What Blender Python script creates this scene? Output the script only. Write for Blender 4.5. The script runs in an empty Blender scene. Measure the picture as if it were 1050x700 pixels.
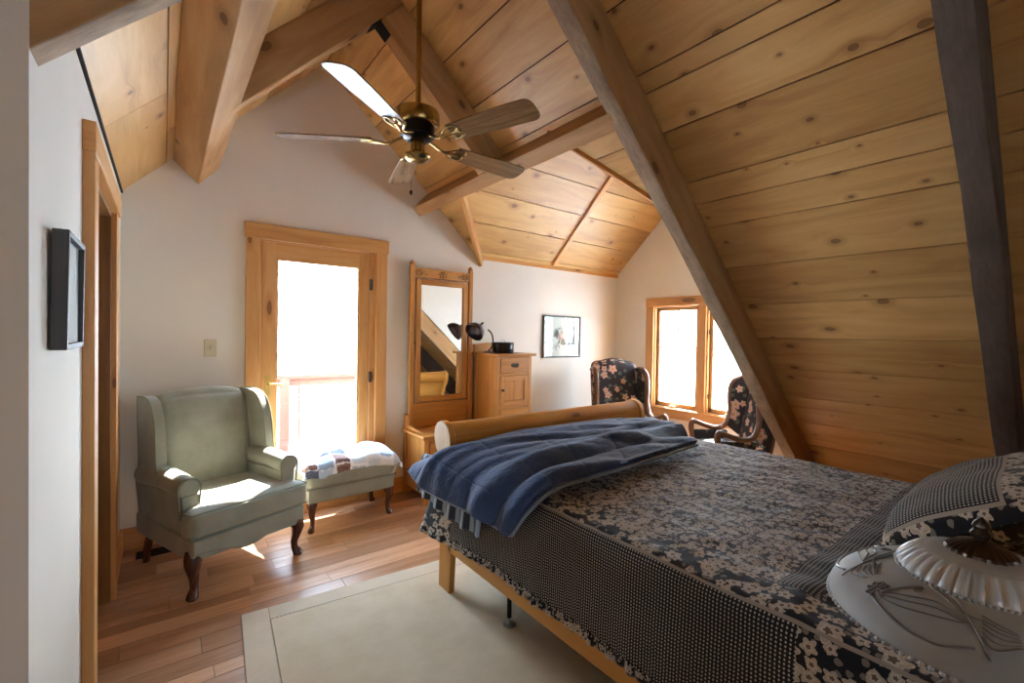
import bpy, bmesh, math, random
from mathutils import Vector, Matrix, noise
random.seed(7)
PI = math.pi
C = bpy.context.scene.collection
sc = bpy.context.scene
def R(a): return math.radians(a)
def hexc(h):
    h = h.lstrip('#')
    o = []
    for i in (0, 2, 4):
        c = int(h[i:i+2], 16)/255
        o.append(c/12.92 if c <= .04045 else ((c+.055)/1.055)**2.4)
    return (o[0], o[1], o[2], 1)

# ------------------------------------------------------------------ node helper
class N:
    def __init__(s, name):
        s.m = bpy.data.materials.new(name); s.m.use_nodes = True
        s.t = s.m.node_tree; s.t.nodes.clear()
        s.out = s.t.nodes.new('ShaderNodeOutputMaterial')
    def n(s, typ, ins=None, **kw):
        nd = s.t.nodes.new(typ)
        for k, v in kw.items(): setattr(nd, k, v)
        if ins:
            for k, v in ins.items(): s.set(nd, k, v)
        return nd
    def set(s, nd, k, v):
        sk = nd.inputs[k]
        if isinstance(v, tuple) and len(v) == 2 and hasattr(v[0], 'outputs'):
            s.t.links.new(v[0].outputs[v[1]], sk)
        elif hasattr(v, 'outputs'):
            s.t.links.new(v.outputs[0], sk)
        else: sk.default_value = v
    def math(s, op, a, b=0.0, c=0.0, clamp=False):
        nd = s.n('ShaderNodeMath', operation=op); nd.use_clamp = clamp
        s.set(nd, 0, a); s.set(nd, 1, b)
        if op in ('MULTIPLY_ADD', 'SMOOTH_MIN', 'COMPARE'): s.set(nd, 2, c)
        return nd
    def mix(s, f, a, b, bt='MIX'):
        nd = s.n('ShaderNodeMix', data_type='RGBA', blend_type=bt)
        s.set(nd, 0, f); s.set(nd, 6, a); s.set(nd, 7, b)
        return (nd, 2)
    def ramp(s, f, stops, interp='LINEAR'):
        nd = s.n('ShaderNodeValToRGB'); nd.color_ramp.interpolation = interp
        e = nd.color_ramp.elements
        while len(e) < len(stops): e.new(.5)
        for i, (p, c) in enumerate(stops):
            e[i].position = p; e[i].color = c if isinstance(c, tuple) else (c, c, c, 1)
        s.set(nd, 0, f); return nd
    def uv(s): return s.n('ShaderNodeUVMap')
    def mapn(s, vec, scale, loc=(0, 0, 0), rot=(0, 0, 0)):
        return s.n('ShaderNodeMapping', {'Vector': vec, 'Scale': scale, 'Location': loc, 'Rotation': rot})
    def noise(s, vec, scale=1.0, detail=2.0, rough=.5, dist=0.0):
        return s.n('ShaderNodeTexNoise', {'Vector': vec, 'Scale': scale, 'Detail': detail, 'Roughness': rough, 'Distortion': dist})
    def smooth(s, x, a, b):
        nd = s.n('ShaderNodeMapRange', {'Value': x, 'From Min': a, 'From Max': b}); nd.interpolation_type = 'SMOOTHSTEP'
        return nd
    def bump(s, h, strength=.3, dist=.01):
        return s.n('ShaderNodeBump', {'Height': h, 'Strength': strength, 'Distance': dist})
    def bsdf(s, color, rough=.5, metal=0.0, normal=None, **kw):
        b = s.n('ShaderNodeBsdfPrincipled', {'Base Color': color, 'Roughness': rough, 'Metallic': metal})
        if normal is not None: s.set(b, 'Normal', normal)
        for k, v in kw.items(): s.set(b, k.replace('_', ' '), v)
        s.t.links.new(b.outputs[0], s.out.inputs[0])
        return b

def wood(name, light, mid, dark, rough=.45, knots=True, su=1.3, sv=13, bump=.15, spread=.22, fine=.25, knotc='#3a1c0c', spec=.4, kscale=(1.35, 2.6)):
    m = N(name); uv = m.uv()
    src = uv; kd = None
    if knots:
        vo = m.n('ShaderNodeTexVoronoi', {'Vector': m.mapn(uv, (kscale[0], kscale[1], 1)), 'Scale': 1.0, 'Randomness': 1.0}, voronoi_dimensions='2D')
        col = m.n('ShaderNodeSeparateColor', {0: (vo, 'Color')})
        size = m.math('MULTIPLY_ADD', m.math('POWER', (col, 1), 2.0), 1.1, .35)
        wob = m.noise(m.mapn(uv, (30, 30, 1)), 1.0, 2)
        d = m.math('DIVIDE', (vo, 'Distance'), size)
        d = m.math('ADD', d, m.math('MULTIPLY', m.math('SUBTRACT', wob, .5), .03))
        gate = m.math('GREATER_THAN', (col, 0), .32)
        near = m.math('MULTIPLY', m.math('SUBTRACT', 1.0, m.smooth(d, 0.0, .42)), gate)
        sx = m.n('ShaderNodeSeparateXYZ', {0: uv})
        v2 = m.math('MULTIPLY_ADD', near, .035, (sx, 1))
        src = m.n('ShaderNodeCombineXYZ', {0: (sx, 0), 1: v2, 2: 0.0})
        kd = (d, gate)
    a = m.noise(m.mapn(src, (su, sv, 1)), 1.0, 5, .55, .9)
    f = m.noise(m.mapn(src, (su*3.5, sv*9, 1)), 1.0, 3, .6, .2)
    b = m.noise(m.mapn(uv, (.8, 2.2, 1)), 1.0, 2)
    g = m.math('ADD', m.math('MULTIPLY', a, 1-fine), m.math('MULTIPLY', f, fine))
    g = m.math('ADD', g, m.math('MULTIPLY', m.math('SUBTRACT', b, .5), .25))
    c = m.ramp(g, [(.22, hexc(dark)), (.5, hexc(mid)), (.78, hexc(light))])
    colr = (c, 0)
    if kd:
        d, gate = kd
        ring = m.math('MULTIPLY', m.math('SUBTRACT', 1.0, m.smooth(d, .06, .2)), gate)
        core = m.math('MULTIPLY', m.math('MAXIMUM', m.math('MULTIPLY', m.math('SUBTRACT', 1.0, m.smooth(d, .045, .06)), .72), m.math('MULTIPLY', m.math('SUBTRACT', 1.0, m.smooth(m.math('ABSOLUTE', m.math('SUBTRACT', d, .055)), .002, .014)), .8)), gate)
        colr = m.mix(m.math('MULTIPLY', ring, .6), colr, hexc(dark))
        colr = m.mix(m.math('MULTIPLY', core, .8), colr, hexc(knotc))
    at = m.n('ShaderNodeAttribute', attribute_name='tone')
    k = m.math('MULTIPLY_ADD', (at, 'Fac'), spread, 1.0)
    kk = m.n('ShaderNodeCombineColor', {0: k, 1: m.math('MULTIPLY_ADD', (at, 'Fac'), spread*1.15, 1.0), 2: m.math('MULTIPLY_ADD', (at, 'Fac'), spread*1.4, 1.0)})
    colr = m.mix(1.0, colr, kk, 'MULTIPLY')
    bm = m.bump(g, bump, .004)
    m.bsdf(colr, m.math('MULTIPLY_ADD', f, .2, rough-.1), 0.0, bm, Specular_IOR_Level=spec)
    return m.m

def plain(name, col, rough=.5, metal=0.0, bscale=0, bstr=.2, var=.06, **kw):
    m = N(name); tc = m.n('ShaderNodeTexCoord')
    nz = m.noise((tc, 'Object'), 6.0, 4)
    c = hexc(col)
    lo = tuple(x*(1-var) for x in c[:3])+(1,); hi = tuple(min(1, x*(1+var)) for x in c[:3])+(1,)
    cc = m.ramp(nz, [(.3, lo), (.7, hi)])
    nrm = None
    if bscale: nrm = m.bump(m.noise((tc, 'Object'), bscale, 3), bstr, .003)
    m.bsdf((cc, 0), rough, metal, nrm, **kw)
    return m.m

M = {}
M['pine'] = wood('knotty_pine_boards', '#dfb87c', '#cda163', '#a87944', rough=.42, spread=.16, kscale=(3.1, 4.6), sv=10, fine=.18, knotc='#4a2713')
M['beam'] = wood('rough_sawn_beam', '#c9a478', '#b18858', '#8c653e', rough=.7, sv=9, bump=.5, spread=.15)
M['beam_dark'] = wood('dark_grey_brown_beam', '#75655a', '#584a40', '#362b24', rough=.8, sv=7, su=3, bump=.7, fine=.4)  # darker grey-brown timber for the rafter near the right edge
M['beam_grey'] = wood('weathered_beam_face', '#b9a084', '#9a8268', '#6d5a48', rough=.85, sv=5, su=4, bump=.9, fine=.5, knots=False)
M['trim'] = wood('pine_trim', '#d9ad77', '#cb9659', '#b07840', rough=.4, spread=.1, kscale=(.9, 3.0))
M['floor'] = wood('oak_floor_strips', '#c9a180', '#b88b68', '#936a4b', rough=.3, knots=False, sv=22, bump=.08, spread=.28, spec=.55)
M['floor_gap'] = plain('floor_gap', '#3a2213', .8)
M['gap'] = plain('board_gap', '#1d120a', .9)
M['oak'] = wood('honey_oak', '#cf9a58', '#bb8344', '#96642f', rough=.38, knots=False, sv=26, bump=.12, spread=.08)
M['bedwood'] = wood('varnished_pine_bed', '#d6a156', '#c68c40', '#a96e2c', rough=.35, spread=.05, sv=10, kscale=(.9, 1.6))
M['endgrain'] = wood('pale_end_grain', '#e4c9a2', '#d9b98e', '#c9a577', rough=.5, knots=False, sv=20)
M['mahogany'] = wood('dark_turned_legs', '#6b4130', '#4d2b1f', '#2f1812', rough=.25, knots=False, sv=20, spread=0)
M['walnut'] = wood('carved_walnut', '#946a48', '#754f33', '#4d3220', rough=.3, knots=False, sv=20, spread=0)
M['fanwood'] = wood('fan_blade_oak', '#a08058', '#7c5f40', '#4c3824', rough=.22, knots=False, su=3, sv=38, bump=.1, spread=0, fine=.4)
M['darkdoor'] = wood('stained_plank', '#a07844', '#866030', '#5f4220', rough=.45, spread=.1)
M['frame_wood'] = wood('grey_picture_frame', '#5e5a58', '#474342', '#2f2c2c', rough=.55, knots=False)

def wall_mat():
    m = N('painted_plaster'); tc = m.n('ShaderNodeTexCoord')
    a = m.noise((tc, 'Object'), 1.5, 4); b = m.noise((tc, 'Object'), 60, 3)
    c = m.ramp(a, [(.35, hexc('#e2ded4')), (.65, hexc('#e9e5dc'))])
    m.bsdf((c, 0), .85, 0, m.bump(b, .12, .002), Specular_IOR_Level=.2); return m.m
M['wall'] = wall_mat()

def green_mat():
    m = N('sage_velvet'); uv = m.uv(); tc = m.n('ShaderNodeTexCoord')
    a = m.noise((tc, 'Object'), 7.0, 5, .6); f = m.noise((tc, 'Object'), 260, 2)
    c = m.ramp(a, [(.3, hexc('#858577')), (.7, hexc('#99998b'))])
    m.bsdf((c, 0), .9, 0, m.bump(f, .25, .002), Sheen_Weight=.35, Sheen_Roughness=.4, Specular_IOR_Level=.15); return m.m
M['green'] = green_mat()
M['green_pipe'] = plain('sage_piping', '#7a7d6b', .85)

def floral(name, bg, cols, cell, leaf, density=.5, sheen=.2, size=.42):
    """printed cotton: five-petal flowers in cells, small leaves between, on a dark ground"""
    m = N(name); uv = m.uv()
    wv = m.noise(m.mapn(uv, (1, 1, 1)), 14.0, 2)
    w = m.n('ShaderNodeVectorMath', {0: uv, 1: m.n('ShaderNodeVectorMath', {0: (wv, 'Color'), 'Scale': .012}, operation='SCALE')}, operation='ADD')
    res = hexc(bg)
    tc = (w, 0)
    lv = m.n('ShaderNodeTexVoronoi', {'Vector': tc, 'Scale': 1/leaf}, voronoi_dimensions='2D')
    lc = m.n('ShaderNodeSeparateColor', {0: (lv, 'Color')})
    ln = m.noise(tc, 1.6/leaf, 2)
    ld = m.math('ADD', (lv, 'Distance'), m.math('MULTIPLY', m.math('SUBTRACT', ln, .5), .5))
    lm = m.math('MULTIPLY', m.math('LESS_THAN', ld, .33), m.math('GREATER_THAN', (lc, 0), 1-density))
    res = m.mix(lm, res, hexc(cols[2]))
    for k, (cs, off) in enumerate(((cell, 0.0), (cell*.62, 3.7))):
        mp = m.mapn(tc, (1/cs, 1/cs, 1), (off, off*1.7, 0))
        v = m.n('ShaderNodeTexVoronoi', {'Vector': mp, 'Scale': 1.0, 'Randomness': .85}, voronoi_dimensions='2D')
        vc = m.n('ShaderNodeSeparateColor', {0: (v, 'Color')})
        dl = m.n('ShaderNodeVectorMath', {0: mp, 1: (v, 'Position')}, operation='SUBTRACT')
        sx = m.n('ShaderNodeSeparateXYZ', {0: dl})
        an = m.math('ARCTAN2', (sx, 1), (sx, 0))
        pet = m.math('SINE', m.math('MULTIPLY_ADD', an, 5.0, m.math('MULTIPLY', (vc, 2), 6.0)))
        d = m.math('DIVIDE', (v, 'Distance'), m.math('MULTIPLY_ADD', pet, .22, 1.0))
        d = m.math('DIVIDE', d, m.math('MULTIPLY_ADD', (vc, 1), .4, .8))
        gate = m.math('GREATER_THAN', (vc, 0), 1-density-.1*k)
        body = m.math('MULTIPLY', m.math('LESS_THAN', d, size), gate)
        shade = m.ramp(d, [(0, hexc(cols[3])), (size*.3, hexc(cols[3])), (size*.36, hexc(cols[0])), (size*.8, hexc(cols[1])), (size, hexc(cols[0]))])
        res = m.mix(body, res, (shade, 0))
    tcx = m.n('ShaderNodeTexCoord')
    f = m.noise((tcx, 'Object'), 180, 2)
    m.bsdf(res, .85, 0, m.bump(f, .2, .002), Sheen_Weight=sheen, Specular_IOR_Level=.25)
    return m.m
M['floral'] = floral('dark_floral_cotton', '#12101a', ('#c6beb4', '#a59d94', '#88827c', '#6a5b50'), .034, .014, .58, .25, size=.37)
M['floral_big'] = floral('dark_floral_border', '#120f13', ('#c0b4a4', '#9c9184', '#6f685f', '#5d5045'), .062, .022, .52, .15, size=.40)
M['floral_chair'] = floral('dark_rose_upholstery', '#3a3538', ('#dcc0b0', '#c69a8c', '#5d6860', '#b98d55'), .17, .06, .4, .1, size=.30)
def dots():
    m = N('dotted_dark_cotton'); uv = m.uv()
    wv = m.noise(uv, 9.0, 2)
    w = m.n('ShaderNodeVectorMath', {0: uv, 1: m.n('ShaderNodeVectorMath', {0: (wv, 'Color'), 'Scale': .006}, operation='SCALE')}, operation='ADD')
    sx = m.n('ShaderNodeSeparateXYZ', {0: w})
    def cellc(sock, per):
        return m.math('ABSOLUTE', m.math('SUBTRACT', m.math('FRACT', m.math('DIVIDE', sock, per)), .5))
    a = cellc((sx, 0), .0105); b = cellc((sx, 1), .0105)
    d = m.math('ADD', m.math('POWER', m.math('MULTIPLY', a, 1.25), 2.0), m.math('POWER', m.math('MULTIPLY', b, 1.0), 2.0))
    dm = m.math('LESS_THAN', d, .075)
    c = m.mix(dm, hexc('#151317'), hexc('#b2a99c'))
    tcx = m.n('ShaderNodeTexCoord'); f = m.noise((tcx, 'Object'), 200, 2)
    m.bsdf(c, .85, 0, m.bump(f, .2, .002), Sheen_Weight=.15, Specular_IOR_Level=.2)
    return m.m
M['dots'] = dots()
M['beige_cord'] = plain('beige_fabric_edging', '#8f857a', .9, bscale=80)
def quilt_mat():
    m = N('navy_comforter'); tc = m.n('ShaderNodeTexCoord'); uv = m.uv()
    a = m.noise((tc, 'Object'), 5, 4); f = m.noise(m.mapn(uv, (26, 60, 1)), 1, 3, .6)
    c = m.ramp(a, [(.3, hexc('#293e69')), (.7, hexc('#364f7d'))])
    m.bsdf((c, 0), .78, 0, m.bump(f, .5, .012), Sheen_Weight=.25, Sheen_Roughness=.5, Specular_IOR_Level=.2); return m.m
M['navy'] = quilt_mat()
M['greyblue'] = plain('grey_blue_piping', '#8d9bb0', .7)
def stripes():
    m = N('blue_striped_blanket'); uv = m.uv(); sx = m.n('ShaderNodeSeparateXYZ', {0: uv})
    a = m.math('FRACT', m.math('DIVIDE', (sx, 0), .062))
    c = m.mix(m.math('LESS_THAN', a, .42), hexc('#1c2434'), hexc('#8fa3b8'))
    m.bsdf(c, .85, Sheen_Weight=.2); return m.m
M['stripes'] = stripes()
def patch():
    m = N('patchwork_quilt'); uv = m.uv()
    v = m.n('ShaderNodeTexVoronoi', {'Vector': m.mapn(uv, (8.5, 8.5, 1)), 'Scale': 1.0, 'Randomness': .18}, voronoi_dimensions='2D', distance='CHEBYCHEV')
    wob = m.noise(uv, 40, 2)
    d = m.math('ADD', (v, 'Distance'), m.math('MULTIPLY', m.math('SUBTRACT', wob, .5), .2))
    s = m.n('ShaderNodeSeparateColor', {0: (v, 'Color')})
    pc = m.ramp((s, 0), [(0, hexc('#b4c6dc')), (.3, hexc('#dfe4ea')), (.45, hexc('#93a9c6')), (.62, hexc('#6e4437')), (.74, hexc('#c9d6e4')), (.9, hexc('#3b4766'))], 'CONSTANT')
    spk = m.noise(uv, 150, 2)
    pc2 = m.mix(m.math('MULTIPLY', m.math('GREATER_THAN', spk, .56), .35), (pc, 0), hexc('#e8e2e0'))
    c = m.mix(m.smooth(d, .40, .46), pc2, hexc('#e6e6ea'))
    m.bsdf(c, .9, 0, m.bump(m.noise(uv, 60, 3), .3, .006)); return m.m
M['patch'] = patch()
def rug(name, a, b):
    m = N(name); uv = m.uv()
    sx = m.n('ShaderNodeSeparateXYZ', {0: uv})
    wx = m.math('SINE', m.math('MULTIPLY', (sx, 0), 900.0)); wy = m.math('SINE', m.math('MULTIPLY', (sx, 1), 700.0))
    nz = m.noise(uv, 7, 5, .6); fz = m.noise(uv, 220, 3)
    c = m.ramp(nz, [(.3, hexc(a)), (.7, hexc(b))])
    c2 = m.mix(m.math('MULTIPLY', fz, .35), (c, 0), hexc('#9a907c'))
    h = m.math('ADD', m.math('MULTIPLY', wx, wy), m.math('MULTIPLY', fz, 1.5))
    m.bsdf(c2, .95, 0, m.bump(h, .35, .003), Specular_IOR_Level=.1); return m.m
M['rug'] = rug('woven_wool_rug', '#cdbc9f', '#dbccb2'); M['rug_edge'] = rug('rug_canvas_border', '#d1c2a9', '#ddcfb8')
M['stitch'] = plain('rug_stitching', '#8d8571', .9)
M['brass'] = plain('antique_brass', '#9f8754', .24, 1.0, var=.12)
M['brass_bright'] = plain('polished_brass', '#cfae66', .38, .9)
M['bronze'] = plain('dark_bronze', '#4a3f36', .35, .9)
M['steel'] = plain('zinc_steel', '#b5b5b0', .35, 1.0)
M['blackmetal'] = plain('black_metal', '#161516', .3, .8)
M['iron'] = plain('dark_iron', '#1b1816', .6, .6)
M['gunmetal'] = plain('gunmetal_lamp', '#5d5458', .3, .85)
M['mirror'] = plain('mirror_silver', '#eef0ee', .01, 1.0, var=0)
M['ivory'] = plain('ivory_plastic', '#d8cfae', .4)
M['white_pl'] = plain('white_plastic', '#e8e6e0', .4)
M['sash'] = plain('bronze_sash_edge', '#6b5a48', .5)
M['muntin'] = plain('grey_muntin', '#77777a', .5)
M['paper'] = plain('mat_paper', '#e6e9e4', .8)
M['ext'] = wood('weathered_cedar', '#6d4a40', '#5c3c33', '#452a22', rough=.8, knots=False)
M['snow'] = plain('bright_ground', '#dfe3e6', .9, bscale=3, bstr=.4)
M['bark'] = plain('grey_bark', '#57504b', .9)
M['siding'] = plain('house_siding', '#b8a58c', .8)
M['dark'] = plain('black_backing', '#0c0b0b', .8)
def glass():
    m = N('window_glass')
    tr = m.n('ShaderNodeBsdfTransparent', {0: (.97, .98, .98, 1)}); gl = m.n('ShaderNodeBsdfGlossy', {'Roughness': .0})
    fr = m.n('ShaderNodeFresnel', {'IOR': 1.45})
    ge = m.n('ShaderNodeNewGeometry'); fc = m.math('MULTIPLY', fr, m.math('SUBTRACT', 1.0, (ge, 'Backfacing')))
    mx = m.n('ShaderNodeMixShader', {0: fc, 1: tr, 2: gl}); m.t.links.new(mx.outputs[0], m.out.inputs[0]); return m.m
M['glass'] = glass()
def print_mat():
    m = N('botanical_print'); uv = m.uv(); sx = m.n('ShaderNodeSeparateXYZ', {0: uv})
    n1 = m.noise(uv, 14, 4, .65, .6); n2 = m.noise(uv, 40, 3, .6)
    def blob(cx, cy, rx, ry):
        a = m.math('POWER', m.math('DIVIDE', m.math('SUBTRACT', (sx, 0), cx), rx), 2.0)
        b = m.math('POWER', m.math('DIVIDE', m.math('SUBTRACT', (sx, 1), cy), ry), 2.0)
        return m.math('SUBTRACT', 1.0, m.smooth(m.math('ADD', a, b), .3, 1.3))
    f = m.math('MULTIPLY', m.math('MAXIMUM', m.math('MAXIMUM', blob(-.05, -.02, .09, .14), blob(.05, -.07, .17, .06)), blob(.18, .03, .02, .14)), m.smooth(n1, .42, .54))
    c = m.mix(m.math('MULTIPLY', m.smooth(n1, .5, .8), .3), hexc('#d3d8d0'), hexc('#a3bcae'))
    c = m.mix(m.math('MULTIPLY', f, .95), c, hexc('#35463a'))
    p = m.math('MULTIPLY', blob(-.02, .0, .05, .05), m.smooth(n2, .4, .55))
    c = m.mix(m.math('MULTIPLY', p, .7), c, hexc('#d8a898'))
    m.bsdf(c, .6); return m.m
M['print'] = print_mat()
M['photo'] = plain('pale_blue_print', '#c2d6dc', .6)
def frosted():
    m = N('etched_frosted_glass'); tc = m.n('ShaderNodeTexCoord')
    a = m.noise((tc, 'Object'), 12, 4)
    c = m.ramp(a, [(.3, hexc('#9a9ea0')), (.7, hexc('#a9acad'))])
    m.bsdf((c, 0), .62, 0, None, Transmission_Weight=.2, Specular_IOR_Level=.3); return m.m
M['frost'] = frosted()
M['etch'] = plain('etched_line', '#74706f', .35, Coat_Weight=.3)
M['clear'] = plain('clear_cut_glass', '#b9bcbd', .26, Transmission_Weight=.15, Specular_IOR_Level=.5)

# ------------------------------------------------------------------ mesh builder
class MB:
    def __init__(s): s.v = []; s.f = []; s.mi = []; s.uv = []; s.tone = []; s.sm = []
    def add(s, vs, fs, mat=0, uv=None, grain=0, tone=0.0, smooth=True, off=None):
        b = len(s.v); vs = [Vector(v) for v in vs]
        s.v += vs
        if off is None: off = (random.uniform(0, 50), random.uniform(0, 50))
        for i, f in enumerate(fs):
            s.f.append([b+k for k in f]); s.mi.append(mat[i] if isinstance(mat, (list, tuple)) else mat)
            s.tone.append(tone); s.sm.append(smooth)
            if uv: s.uv.append([(uv[k][0]+off[0], uv[k][1]+off[1]) for k in f])
            else:
                p = [vs[k] for k in f]; nn = Vector((0, 0, 0))
                for a in range(len(p)):
                    q, r = p[a], p[(a+1) % len(p)]
                    nn += Vector(((q.y-r.y)*(q.z+r.z), (q.z-r.z)*(q.x+r.x), (q.x-r.x)*(q.y+r.y)))
                ax = max(range(3), key=lambda k: abs(nn[k]))
                o = [k for k in range(3) if k != ax]
                if grain in o: ua = grain; va = [k for k in o if k != grain][0]
                else: ua, va = o
                s.uv.append([(q[ua]+off[0], q[va]+off[1]+.31*ax) for q in p])
        return s
    def box(s, c, d, mat=0, rot=None, tone=0.0, grain=None, mats=None, off=None):
        """c centre, d full sizes; uv runs along the longest side; mats: face-> slot for (-x,+x,-y,+y,-z,+z)"""
        h = [x/2 for x in d]
        vs = [Vector((x*h[0], y*h[1], z*h[2])) for x in (-1, 1) for y in (-1, 1) for z in (-1, 1)]
        fs = [(0, 1, 3, 2), (4, 6, 7, 5), (0, 4, 5, 1), (2, 3, 7, 6), (0, 2, 6, 4), (1, 5, 7, 3)]
        if grain is None: grain = max(range(3), key=lambda k: d[k])
        n0 = len(s.v)
        s.add(vs, fs, list(mats) if mats else mat, None, grain, tone, False, off)
        c = Vector(c)
        for i in range(n0, n0+8):
            s.v[i] = (rot @ s.v[i] if rot else s.v[i]) + c
        return s
    def b2(s, p0, p1, **k):
        c = [(a+b)/2 for a, b in zip(p0, p1)]; d = [abs(b-a) for a, b in zip(p0, p1)]
        return s.box(c, d, **k)
    def prism(s, poly, t0, t1, plane='xz', mat=0, grain=None, tone=0.0, smooth=False):
        """poly in a plane, extruded between t0 and t1 on the remaining axis"""
        def P(a, b, t):
            return {'xz': (a, t, b), 'yz': (t, a, b), 'xy': (a, b, t)}[plane]
        n = len(poly)
        vs = [P(a, b, t0) for a, b in poly]+[P(a, b, t1) for a, b in poly]
        fs = [list(range(n)), list(range(2*n-1, n-1, -1))]+[(i, i+n, (i+1) % n+n, (i+1) % n) for i in range(n)]
        if grain is None:
            xs = [[v[k] for v in vs] for k in range(3)]
            grain = max(range(3), key=lambda k: max(xs[k])-min(xs[k]))
        return s.add(vs, fs, mat, None, grain, tone, smooth)
    def tube(s, path, r, seg=10, mat=0, closed=False, caps=True):
        path = [Vector(p) for p in path]; n = len(path)
        rs = r if isinstance(r, (list, tuple)) else [r]*n
        vs = []; uvs = []; L = 0
        t0 = (path[1]-path[0]).normalized()
        up = Vector((0, 0, 1)) if abs(t0.z) < .9 else Vector((1, 0, 0))
        nx = t0.cross(up).normalized()
        for i in range(n):
            a = path[i-1] if (i > 0 or closed) else path[i]; b = path[(i+1) % n] if (i < n-1 or closed) else path[i]
            t = (b-a).normalized(); nx = (nx-t*nx.dot(t))
            nx = nx.normalized() if nx.length > 1e-6 else t.orthogonal().normalized()
            ny = t.cross(nx)
            if i: L += (path[i]-path[i-1]).length
            for k in range(seg):
                a_ = 2*PI*k/seg; rr = rs[i]
                rx, ry = rr if isinstance(rr, (list, tuple)) else (rr, rr)
                vs.append(path[i]+nx*math.cos(a_)*rx+ny*math.sin(a_)*ry); uvs.append((L, a_*max(rx, .005)))
        fs = []
        for i in range(n if closed else n-1):
            j = (i+1) % n
            for k in range(seg): fs.append((i*seg+k, i*seg+(k+1) % seg, j*seg+(k+1) % seg, j*seg+k))
        if caps and not closed:
            fs.append(list(range(seg-1, -1, -1))); fs.append([(n-1)*seg+k for k in range(seg)])
        return s.add(vs, fs, mat, uvs, smooth=True)
    def lathe(s, prof, c=(0, 0, 0), seg=32, mat=0, rot=None, rfun=None, caps=True):
        c = Vector(c); vs = []; uvs = []
        for i, (r, z) in enumerate(prof):
            for k in range(seg):
                a = 2*PI*k/seg; rr = r*(rfun(i, a) if rfun else 1)
                p = Vector((rr*math.cos(a), rr*math.sin(a), z))
                vs.append((rot @ p if rot else p)+c); uvs.append((z, a*.05))
        n = len(prof)
        fs = [(i*seg+k, i*seg+(k+1) % seg, (i+1)*seg+(k+1) % seg, (i+1)*seg+k) for i in range(n-1) for k in range(seg)]
        if caps:
            fs.append(list(range(seg-1, -1, -1))); fs.append([(n-1)*seg+k for k in range(seg)])
        return s.add(vs, fs, mat, uvs, smooth=True)
    def grid(s, nu, nv, fn, mat=0, uvf=None, matf=None, smooth=True):
        vs = []; uvs = []
        for j in range(nv+1):
            for i in range(nu+1):
                u, v = i/nu, j/nv
                vs.append(fn(u, v)); uvs.append(uvf(u, v) if uvf else (u, v))
        fs = []; ms = []
        for j in range(nv):
            for i in range(nu):
                a = j*(nu+1)+i; fs.append((a, a+1, a+nu+2, a+nu+1))
                ms.append(matf((i+.5)/nu, (j+.5)/nv) if matf else mat)
        return s.add(vs, fs, ms, uvs, smooth=smooth, off=(0, 0))
    def soft(s, c, d, r=.04, puff=0.0, mat=0, rot=None, seg=8, fn=None):
        """a cushion: box with rounded edges, faces swollen by puff"""
        h = Vector([x/2 for x in d]); c = Vector(c)
        faces = []; idx = {}; vs = []
        def key(p): return tuple(round(x, 5) for x in p)
        def add(p):
            k = key(p)
            if k not in idx: idx[k] = len(vs); vs.append(Vector(p))
            return idx[k]
        for ax in range(3):
            o = [k for k in range(3) if k != ax]
            for sg in (-1, 1):
                for i in range(seg):
                    for j in range(seg):
                        q = []
                        for (a, b) in ((i, j), (i+1, j), (i+1, j+1), (i, j+1)):
                            p = [0, 0, 0]; p[ax] = sg
                            p[o[0]] = math.sin((a/seg-.5)*PI)*1.0 if False else (a/seg*2-1)
                            p[o[1]] = (b/seg*2-1)
                            q.append(add(p))
                        if (sg > 0) != (ax == 1): faces.append(q)
                        else: faces.append(q[::-1])
        out = []
        for p in vs:
            # concentrate samples to the edges
            w = Vector([math.copysign(1-(1-abs(x))**1.6, x) for x in p])
            inner = Vector([max(h[k]-r, 1e-4) for k in range(3)])
            q = Vector([w[k]*h[k] for k in range(3)])
            cl = Vector([max(-inner[k], min(inner[k], q[k])) for k in range(3)])
            dd = q-cl
            if dd.length > 1e-9: q = cl+dd.normalized()*r
            for ax in range(3):
                if abs(abs(p[ax])-1) < 1e-6:
                    o = [k for k in range(3) if k != ax]
                    q[ax] += math.copysign(puff*(1-p[o[0]]**2)*(1-p[o[1]]**2), p[ax])
            if fn: q = fn(q)
            out.append((rot @ q if rot else q)+c)
        return s.add(out, faces, mat, None, 0, 0, True, (0, 0))
    def text_none(s): return s
    def build(s, name, mats, parent=None, loc=(0, 0, 0), rz=0.0, bevel=0.0, sub=0, angle=35, solid=0, allsmooth=False):
        me = bpy.data.meshes.new(name); me.from_pydata([tuple(v) for v in s.v], [], s.f)
        if not isinstance(mats, (list, tuple)): mats = [mats]
        for m in mats: me.materials.append(m)
        ul = me.uv_layers.new(name='UVMap'); k = 0
        for u in s.uv:
            for q in u: ul.data[k].uv = q; k += 1
        at = me.attributes.new('tone', 'FLOAT', 'FACE')
        for i, p in enumerate(me.polygons):
            p.material_index = s.mi[i]; p.use_smooth = True; at.data[i].value = s.tone[i]
        me.update()
        if not allsmooth: me.set_sharp_from_angle(angle=R(angle))
        o = bpy.data.objects.new(name, me); C.objects.link(o)
        o.location = loc; o.rotation_euler = (0, 0, rz)
        if parent: o.parent = parent
        if solid:
            md = o.modifiers.new('solid', 'SOLIDIFY'); md.thickness = solid; md.offset = -1
        if bevel:
            md = o.modifiers.new('bevel', 'BEVEL'); md.width = bevel; md.segments = 2; md.limit_method = 'ANGLE'; md.angle_limit = R(40); md.use_clamp_overlap = True
        if sub:
            md = o.modifiers.new('sub', 'SUBSURF'); md.levels = sub; md.render_levels = sub
        return o

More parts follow.
